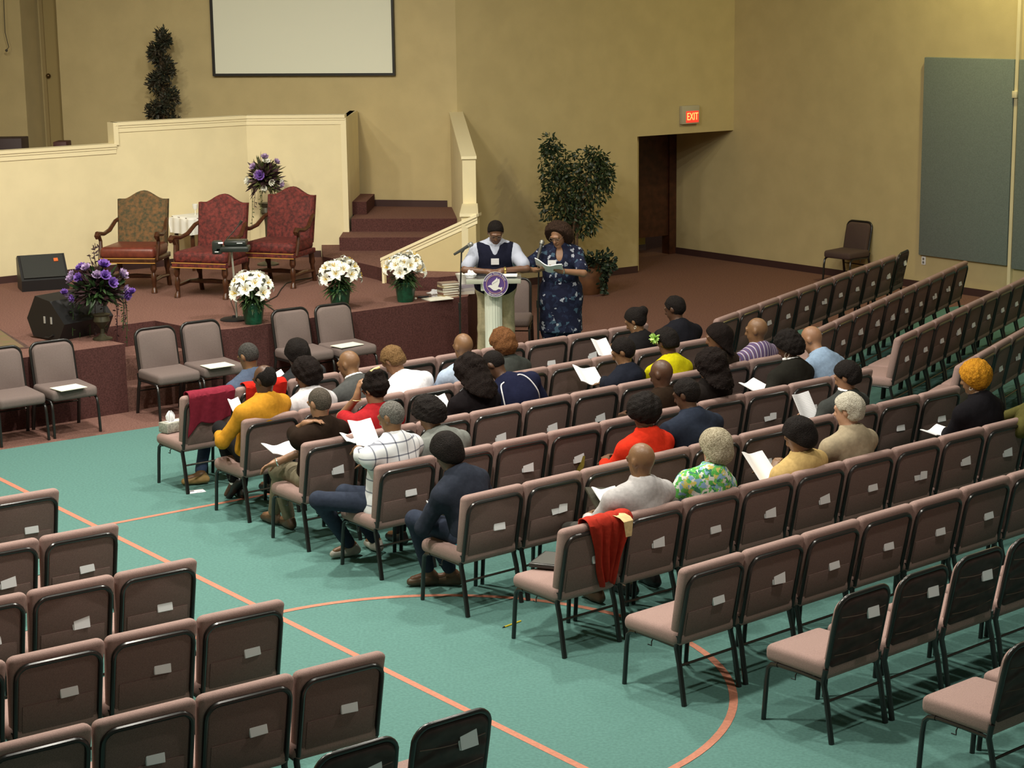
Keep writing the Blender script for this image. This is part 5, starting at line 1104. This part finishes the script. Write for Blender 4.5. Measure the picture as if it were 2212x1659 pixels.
def badge(t, sk, x, z, wd, ht, off):
    R = sk['R']; N = sk['N']; c = N+R[0]*x-R[2]*z+R[1]*off; mb = MB(); q = [c-R[0]*wd/2-R[2]*ht/2, c+R[0]*wd/2-R[2]*ht/2, c+R[0]*wd/2+R[2]*ht/2, c-R[0]*wd/2+R[2]*ht/2]
    mb.slab([tuple(v) for v in q], tuple(R[1]*.006)); obj('name_badge', mb, white_paper, t, smooth=False)
def glasses(t, sk):
    H, (r, f, u) = sk['H'], sk['RH']; mb = MB()
    for s in (-1, 1):
        c = H+r*s*.034+f*.102+u*.004; mb.tube([tuple(c+r*.026*math.cos(a)+u*.018*math.sin(a)) for a in np.linspace(0, 2*PI, 13)], .0015, 5)
        mb.tube([tuple(c+r*s*.026), tuple(H+r*s*.082+f*.0)], .0022, 5)
    mb.tube([tuple(H-r*.008+f*.104+u*.006), tuple(H+r*.008+f*.104+u*.006)], .0022, 5); obj('glasses', mb, mat('glasses_frame', (.22, .17, .12), .3), t)
def bracelet(t, p, d, r, m, w_=.012, name='wristwatch'):
    d = Vector(d).normalized(); x = d.orthogonal().normalized(); y = d.cross(x); mb = MB(); mb.tube([tuple(Vector(p)+x*r*math.cos(a)+y*r*math.sin(a)) for a in np.linspace(0, 2*PI, 15)], w_, 6, cap=False, flat=.5); obj(name, mb, m, t)
shirt_lb = pattern('shirt_pinstripe', lambda nt, tc: (lambda wv, r: (nt.links.new(tc.outputs['Object'], wv.inputs['Vector']), wv.inputs['Scale'].__setattr__('default_value', 26), nt.links.new(wv.outputs['Fac'], r.inputs['Fac']), r.color_ramp.elements[0].__setattr__('color', (.34, .38, .50, 1)), r.color_ramp.elements[1].__setattr__('color', (.58, .60, .68, 1)), r.outputs['Color'])[-1])(nt.nodes.new('ShaderNodeTexWave'), nt.nodes.new('ShaderNodeValToRGB')))
khaki = cloth('khaki_pants', (.46, .40, .25))
mx, my = -.165, 20.56
tm, sm_ = stand_person((mx, my, 0), PI+.0, 'man in navy sweater vest and khaki trousers standing at the lectern', dict(skin='m', hair=('short', H_BLK), shirt=shirt_lb, pants=khaki, shoes=SH_BR, seed=900, bw=1.30, sw=1.1, sleeve='short', collar=1.3, res=.0075, face=1, belly=1.12, fo=.012, fold=.005),
    dict(P=(0, 0, .96), N=(0, .10, 1.43), H=(-.01, .20, 1.585), bow=.62, hyaw=.08, sw=.195, hip=[(-.11, 0, .93), (.11, 0, .93)], knee=[(-.14, .03, .50), (.14, .03, .50)], ank=[(-.17, 0, .085), (.17, 0, .085)],
         wri=[(-.085, .34, 1.185), (.075, .35, 1.175)], pole=[(-1, .15, -.3), (1, .15, -.3)], hdir=[A_(1, .15, -.05), A_(-1, .12, .05)], hnor=[A_(0, -.3, -1), A_(0, -.3, -1)], curl=.9))
F = Field(sm_['P']-A_(.32, .3, .2), sm_['N']+A_(.32, .3, .12), .008); R = sm_['R']; P, N = sm_['P'], sm_['N']; bw = 1.30
F.ell(P+R[2]*.03, (.182*bw, .150*bw, .15), R, .05); F.ell(P+(N-P)*.33+R[1]*.016, (.178*bw, .140*bw*1.12, .175), R, .05); F.ell(P+(N-P)*.68, (.196*bw, .138*bw, .20), R, .05)
for i in (0, 1): F.cap(N-R[2]*.06, sm_['sho'][i]-R[0]*(.03 if i else -.03), .100, .098, .05)
F.noise(.003, 24, 4)
for i in (0, 1): s = 1 if i else -1; F.ell(sm_['sho'][i]+R[0]*s*.045-R[2]*.05, (.075, .2, .16), R, 0, True)
F.ell(N+R[1]*.12+R[2]*.05, (.055, .12, .095), R, 0, True); F.ell(N+R[2]*.06, (.070, .070, .09), R, 0, True); F.ell(N+R[1]*.13+R[2]*.01, (.036, .09, .075), R, 0, True)
F.cut(-R[2], -(R[2]@(P-R[2]*.06)))
link('sweater_vest', F.mesh('vest', cloth('navy_vest', (.012, .013, .026))), tm)
badge(tm, sm_, -.0, .12, .085, .068, .198); glasses(tm, sm_)
bracelet(tm, sm_['wri'][0]-A_(.02, 0, 0), (1, .1, 0), .034, mat('watch_gold', (.5, .36, .1), .3, metal=.8))
C_NAV = pattern('navy_floral', vor(((0, (.012, .014, .034)), (.62, (.018, .024, .055)), (.86, (.055, .10, .15)), (.93, (.36, .38, .44))), 30))
wx, wy = .545, 20.62
tw, sw_ = stand_person((wx, wy, 0), PI-.10, 'woman with curly hair in navy floral dress reading from a booklet', dict(skin='l', hair=('afro', hairmat('dark_curls', (.022, .011, .007), (.05, .028, .018))), fo=.022, slp=.30, low=-.14, lobes=1, hw=1.14, shirt=C_NAV, pants=C_NAV, shoes=SH_B, seed=950, bw=1.22, sw=1.02, sleeve='short', collar=0, skirt=1, vneck=1, shirt_name='dress_top', res=.0075, face=1, fold=.004, hs=.97),
    dict(P=(0, 0, .93), N=(.0, .05, 1.375), H=(.015, .12, 1.525), bow=.50, hyaw=-.40, sw=.178, hip=[(-.10, 0, .90), (.10, 0, .90)], knee=[(-.115, .03, .47), (.115, .03, .47)], ank=[(-.11, 0, .085), (.11, 0, .085)],
         wri=[(-.035, .37, 1.165), (.24, .33, 1.17)], pole=[(-1, .0, -.5), (1, .1, -.6)], hdir=[A_(.75, .5, .2), A_(-.6, .6, .1)], hnor=[A_(.2, -.1, 1), A_(-.2, -.1, 1)], curl=.7))
F = Field((-.36, -.33, .40), (.36, .33, 1.12), .009)
F.cap((0, 0, 1.02), (0, 0, .86), .190, .222, .08); F.cap((0, 0, .86), (0, 0, .42), .222, .245, .10)
F.noise(.006, 24, 7); F.cut(A_(0, 0, -1), -.455)
sk_ = F.mesh('skirt', C_NAV); sk_.transform(Matrix.Diagonal((1, .84, 1, 1))); link('dress_skirt', sk_, tw)
badge(tw, sw_, .075, .125, .09, .065, .185); glasses(tw, sw_)
bracelet(tw, sw_['wri'][0]-A_(.02, .01, 0), (1, .5, 0), .030, chrome, .007, 'bracelet')
def booklet(p, rz, tilt, label, sx=.28, sy=.21, m=white_paper, th=.008, roll=0, curl=.04, cat='booklet', lines=False):
    mb = MB(); n = 10; top = []
    for i in range(n+1):
        for j in (0, 1):
            x = -sx/2+sx*i/n; z = curl*(abs(x)/(sx/2))**2+.25*curl*math.sin(i*.9); top.append((x, -sy/2+sy*j, z))
    b = [(x, y, z-th) for x, y, z in top]; k = len(top)
    fs = [(2*i, 2*i+1, 2*i+3, 2*i+2) for i in range(n)]+[(k+2*i, k+2*i+2, k+2*i+3, k+2*i+1) for i in range(n)]+[(2*i, 2*i+2, k+2*i+2, k+2*i) for i in range(n)]+[(2*i+1, k+2*i+1, k+2*i+3, 2*i+3) for i in range(n)]+[(0, k, k+1, 1), (2*n, 2*n+1, k+2*n+1, k+2*n)]
    mb.add(top+b, fs)
    o = obj('booklet', mb, m, None, p, smooth=True); o.rotation_euler = (Matrix.Rotation(rz, 3, 'Z') @ Matrix.Rotation(tilt, 3, 'X') @ Matrix.Rotation(roll, 3, 'Y')).to_euler()
    return tag(o, label, cat)
bw_ = Vector((wx, wy, 0))+Matrix.Rotation(PI-.10, 3, 'Z') @ Vector((.10, .45, 1.215))
booklet(bw_, -.10, -.5, 'white booklet held by the woman in floral dress', .30, .20, white_paper, .010, .25)
# ------------------------------------------------------------------ garments on chair backs, papers and small things
def drape(key, k, x0, x1, xb0, xb1, L, label, m, Lf=.12, folds=5, amp=.012, seed=1, tail=0.0, name='draped_jacket'):
    (ox, oy), ang = ROWS[key]; u = Vector((math.cos(ang), math.sin(ang))); p = Vector((ox, oy))+u*W*(k+.5)
    mb = MB(); nu, nv = 36, 40; rr_ = random.Random(seed); ph = [rr_.uniform(0, 6) for _ in range(3)]; vs = []
    for j in range(nv+1):
        for i in range(nu+1):
            a = i/nu; Lr = L+tail*max(0, 1-a*3.2)**1.2+.02*math.sin(a*7+ph[0]); tot = Lf+.085+Lr; s = tot*j/nv
            d = .006+amp*(.5+.5*math.sin(a*folds*2*PI+ph[1]+s*3))*min(1, max(.15, (s-Lf)/.15)); w = max(0, (s-Lf-.085)/max(.01, Lr)); w = min(1, max(0, w))
            x = (x0+(x1-x0)*a)*(1-w)+(xb0+(xb1-xb0)*a)*w+.006*math.sin(s*20+a*9)
            if s < Lf: z = .842-(Lf-s); y = lean(z)+.078+d
            elif s < Lf+.085: q = (s-Lf)/.085; th = PI*q; y = lean(.842)+.037+(.040+d)*math.cos(th); z = .842+d+.022*math.sin(th)
            else: z = .842-(s-Lf-.085); y = lean(max(.3, z))-.018-d
            vs.append((x, y, z))
    fs = [(j*(nu+1)+i, j*(nu+1)+i+1, (j+1)*(nu+1)+i+1, (j+1)*(nu+1)+i) for j in range(nv) for i in range(nu)]; mb.add(vs, fs)
    o = obj(name, mb, m, None, (p.x, p.y, 0), ang); sm = o.modifiers.new('thick', 'SOLIDIFY'); sm.thickness = .005; sm.offset = 1
    return tag(o, label, 'garment')
red_c = cloth('red_jacket', (.40, .034, .020)); burg = cloth('burgundy', (.22, .022, .040)); red2 = cloth('scarlet', (.50, .020, .012))
rj = drape('G', 0, -.07, .29, .09, .20, .43, 'red jacket draped over the aisle chair of a nearly empty row', red_c, folds=4, amp=.03, seed=3)
(ox, oy), ang = ROWS['G']; mb = MB(); vs = []
for j in range(9):
    for i in range(5):
        s = j/8; a = i/4; z = .868-.16*max(0, s-.2); y = lean(.842)+.05-.11*min(1, s/.25)-.03*(s > .25)-.012; vs.append((.135+.10*a*(1-.5*s)+.03*s, y, z))
mb.add(vs, [(j*5+i, j*5+i+1, (j+1)*5+i+1, (j+1)*5+i) for j in range(8) for i in range(4)]); obj('lining', mb, cloth('lining_cream', (.62, .47, .24)), rj)
drape('B', 0, -.205, .225, -.20, .20, .25, 'burgundy garment draped over the aisle chair of the front row', burg, folds=3, amp=.012, seed=5, tail=.13, name='draped_garment')
drape('B', 1, -.19, .21, -.19, .20, .16, 'scarlet garment draped on the chair back behind the denim jacket man', red2, folds=3, amp=.02, seed=6, name='draped_garment')
# tissue box
p = U(376, 930, .452); t = thing('tissue_box', 'speckled grey tissue box on the aisle seat of the front row', 'tissue box', p, .676+.15)
mb = MB(); mb.rbox(-.115, .115, -.06, .06, 0, .085, .003, 2); obj('carton', mb, mat('carton_speckled', (.34, .34, .29), .7, .3, 60), t)
mb = MB()
for i in range(7): a = i*.9; leaf(mb, (-.03+.015*math.cos(a), .01*math.sin(a), .08), (.45*math.cos(a), .3*math.sin(a), 1), (math.cos(a), math.sin(a), .3), .09, .07, .5)
mb.box(-.07, .06, -.03, .03, .085, .088); obj('tissue', mb, white_paper, t)
def text_page(nt, tc):
    wv = nt.nodes.new('ShaderNodeTexWave'); wv.bands_direction = 'Y'; wv.inputs['Scale'].default_value = 24; wv.inputs['Distortion'].default_value = 1.5; nt.links.new(tc.outputs['Object'], wv.inputs['Vector'])
    r = nt.nodes.new('ShaderNodeValToRGB'); r.color_ramp.elements[0].position = .80; r.color_ramp.elements[0].color = (.88, .88, .9, 1); r.color_ramp.elements[1].position = .95; r.color_ramp.elements[1].color = (.55, .55, .58, 1); nt.links.new(wv.outputs['Fac'], r.inputs['Fac']); return r.outputs['Color']
PAGE = pattern('printed_page', text_page)
for px, py, z, sx, sy, rz, tl, rl, lb, m in (
    (1299, 752, .84, .17, .20, .5, .75, .1, 'white booklet held up by the woman with the bun', white_paper), (1268, 812, .75, .24, .22, .4, .55, .25, 'open white papers held by the man in navy hooded jacket', white_paper),
    (1627, 836, .76, .24, .17, .9, .35, 0, 'open white booklet held by the woman with hoop earring', white_paper), (1737, 882, .84, .20, .25, .75, 1.05, 0, 'printed white page held by the man in grey jacket', PAGE),
    (1641, 1012, .80, .23, .27, .65, .75, .2, 'white papers held by the woman in tan jacket', white_paper), (1316, 1082, .74, .22, .22, .6, .65, .2, 'white pages in the dark binder of the bald man in grey', white_paper),
    (606, 972, .66, .25, .19, .65, .25, .1, 'white papers on the knee of the crew-cut man in black', white_paper), (783, 936, .90, .20, .22, .55, .85, .1, 'white pages held by the man in plaid shirt', white_paper),
    (506, 876, .80, .10, .12, .7, .9, 0, 'white paper held by the man in mustard sweater', white_paper), (937, 1098, .64, .08, .12, .7, .7, 0, 'white paper held by the woman in dark denim', white_paper),
    (599, 812, .72, .12, .10, .7, .6, 0, 'white paper held by the long-haired woman in the front row', white_paper), (953, 868, .80, .10, .12, .7, .9, 0, 'white sheet beside the head of the person in heathered grey', white_paper),
    (760, 946, .82, .16, .12, .6, .4, 0, 'second white sheet held lower by the man in plaid', white_paper), (2022, 934, .675, .24, .15, .8, .15, 0, 'white open book on the lap of the orange-haired woman', white_paper)):
    booklet(U(px, py, z), rz, tl, lb, sx, sy, m, .006, rl, .025)
mb = MB(); mb.box(-.13, .13, -.13, .13, 0, .012); o = obj('binder', mb, mat('binder_dark', (.05, .045, .03), .5), None, U(1312, 1086, .72), .6, smooth=False); o.rotation_euler = (.62, .18, .6); tag(o, 'dark binder on the lap of the bald man in light grey', 'binder')
t = thing('black_folder', 'black zipped folder lying on the aisle seat under the red jacket', 'folder', U(1193, 1215, .458), .686+.5)
mb = MB(); mb.rbox(-.15, .15, -.11, .11, 0, .028, .008, 2); obj('cover', mb, mat('folder_black', (.025, .024, .022), .35), t)
mb = MB(); mb.rbox(-.13, .13, -.095, .095, .028, .031, .001, 1); mb.ball((.10, -.05, .033), .012); obj('cover_plate', mb, mat('folder_grey', (.085, .085, .075), .4), t)
a, b = U(1090, 1354, .005), U(1112, 1346, .005)
t = thing('pencil', 'yellow pencil on the floor by the aisle chair of the red jacket row', 'pencil', a)
mb = MB(); d = (b-a); mb.tube([(0, 0, 0), tuple(d*1.6)], .0055, 6); obj('shaft', mb, mat('pencil_yellow', (.72, .55, .03), .5), t)
mb = MB(); mb.tube([(0, 0, 0), tuple(d*-.25)], [.0055, .001], 6); obj('tip', mb, black_plastic, t)
t = thing('floor_card', 'printed card lying on the green floor by the tissue box chair', 'card', U(423, 1062, .001), .45)
mb = MB(); mb.box(-.075, .075, -.05, .05, 0, .003); obj('sheet', mb, white_paper, t, smooth=False)
mb = MB(); mb.box(-.05, -.01, .0, .03, .003, .0035); mb.box(.0, .05, -.03, -.02, .003, .0035); obj('print', mb, mat('print_grey', (.2, .2, .24), .7), t, smooth=False)
(ox, oy), ang = ROWS['E']; pc = Vector((ox, oy))+Vector((math.cos(ang), math.sin(ang)))*W*3.55
mb = MB(); mb.tube([(.06, lean(.58)-.03, .60), (.03, lean(.55)-.04, .53), (-.02, lean(.5)-.05, .46), (-.05, lean(.45)-.05, .40)], [.012, .03, .026, .008], 7, flat=.4); tag(obj('gold_scarf', mb, cloth('gold', (.22, .16, .03)), None, (pc.x, pc.y, 0), ang), 'small gold scarf hanging from a chair pocket in plaid man row', 'scarf')
# details on single people
def on_child(key, nm):
    t = PEOPLE[key][0]; return [c for c in t.children if c.name.split('.')[0] == nm][0]
def head_pt(key, r, f, u):
    sk = PEOPLE[key][1]; H, RH = sk['H'], sk['RH']; return Vector(H+RH[0]*r+RH[1]*f+RH[2]*u)
mb = MB(); c = head_pt('D7', -.115, .0, .05)
for i in range(44): d = rdir(); d.x -= .2; leaf(mb, c, d, rdir(), .058, .024, .1)
obj('hair_flower', mb, mat('flower_lime', (.52, .78, .22), .5), PEOPLE['D7'][0])
mb = MB(); c = head_pt('D1', -.01, -.10, .12); mb.tube([c+Vector((-.04, 0, -.01)), c+Vector((.0, 0, .004)), c+Vector((.045, 0, .012))], .012, 8); obj('hair_clip', mb, mat('clip_gold', (.75, .60, .25), .3), PEOPLE['D1'][0])
bracelet(PEOPLE['D1'][0], PEOPLE['D1'][1]['wri'][0]-A_(0, 0, .02), (0, 0, 1), .031, mat('clip_gold', (.75, .60, .25), .3), .006, 'bracelet')
bracelet(PEOPLE['D0'][0], PEOPLE['D0'][1]['wri'][1], PEOPLE['D0'][1]['wri'][1]-PEOPLE['D0'][1]['elb'][1], .033, chrome, .008)
from mathutils.bvhtree import BVHTree
sh = on_child('D4', 'shirt'); bv = BVHTree.FromPolygons([v.co.copy() for v in sh.data.vertices], [tuple(q.vertices) for q in sh.data.polygons]); sk = PEOPLE['D4'][1]; R, N = sk['R'], sk['N']
for s in (-1, 1):
    pts = []
    for i in range(13):
        a = i/12; x = s*(.075+.125*a**.6); up_ = .03-.30*a**1.6; q = N+R[0]*x+R[2]*up_-R[1]*.6
        h = bv.ray_cast(Vector(q), Vector(R[1]));
        if h[0] is not None: pts.append(h[0]-Vector(R[1])*.004)
    mb = MB(); mb.tube(pts, .006, 6); obj('piping', mb, white_paper, PEOPLE['D4'][0])
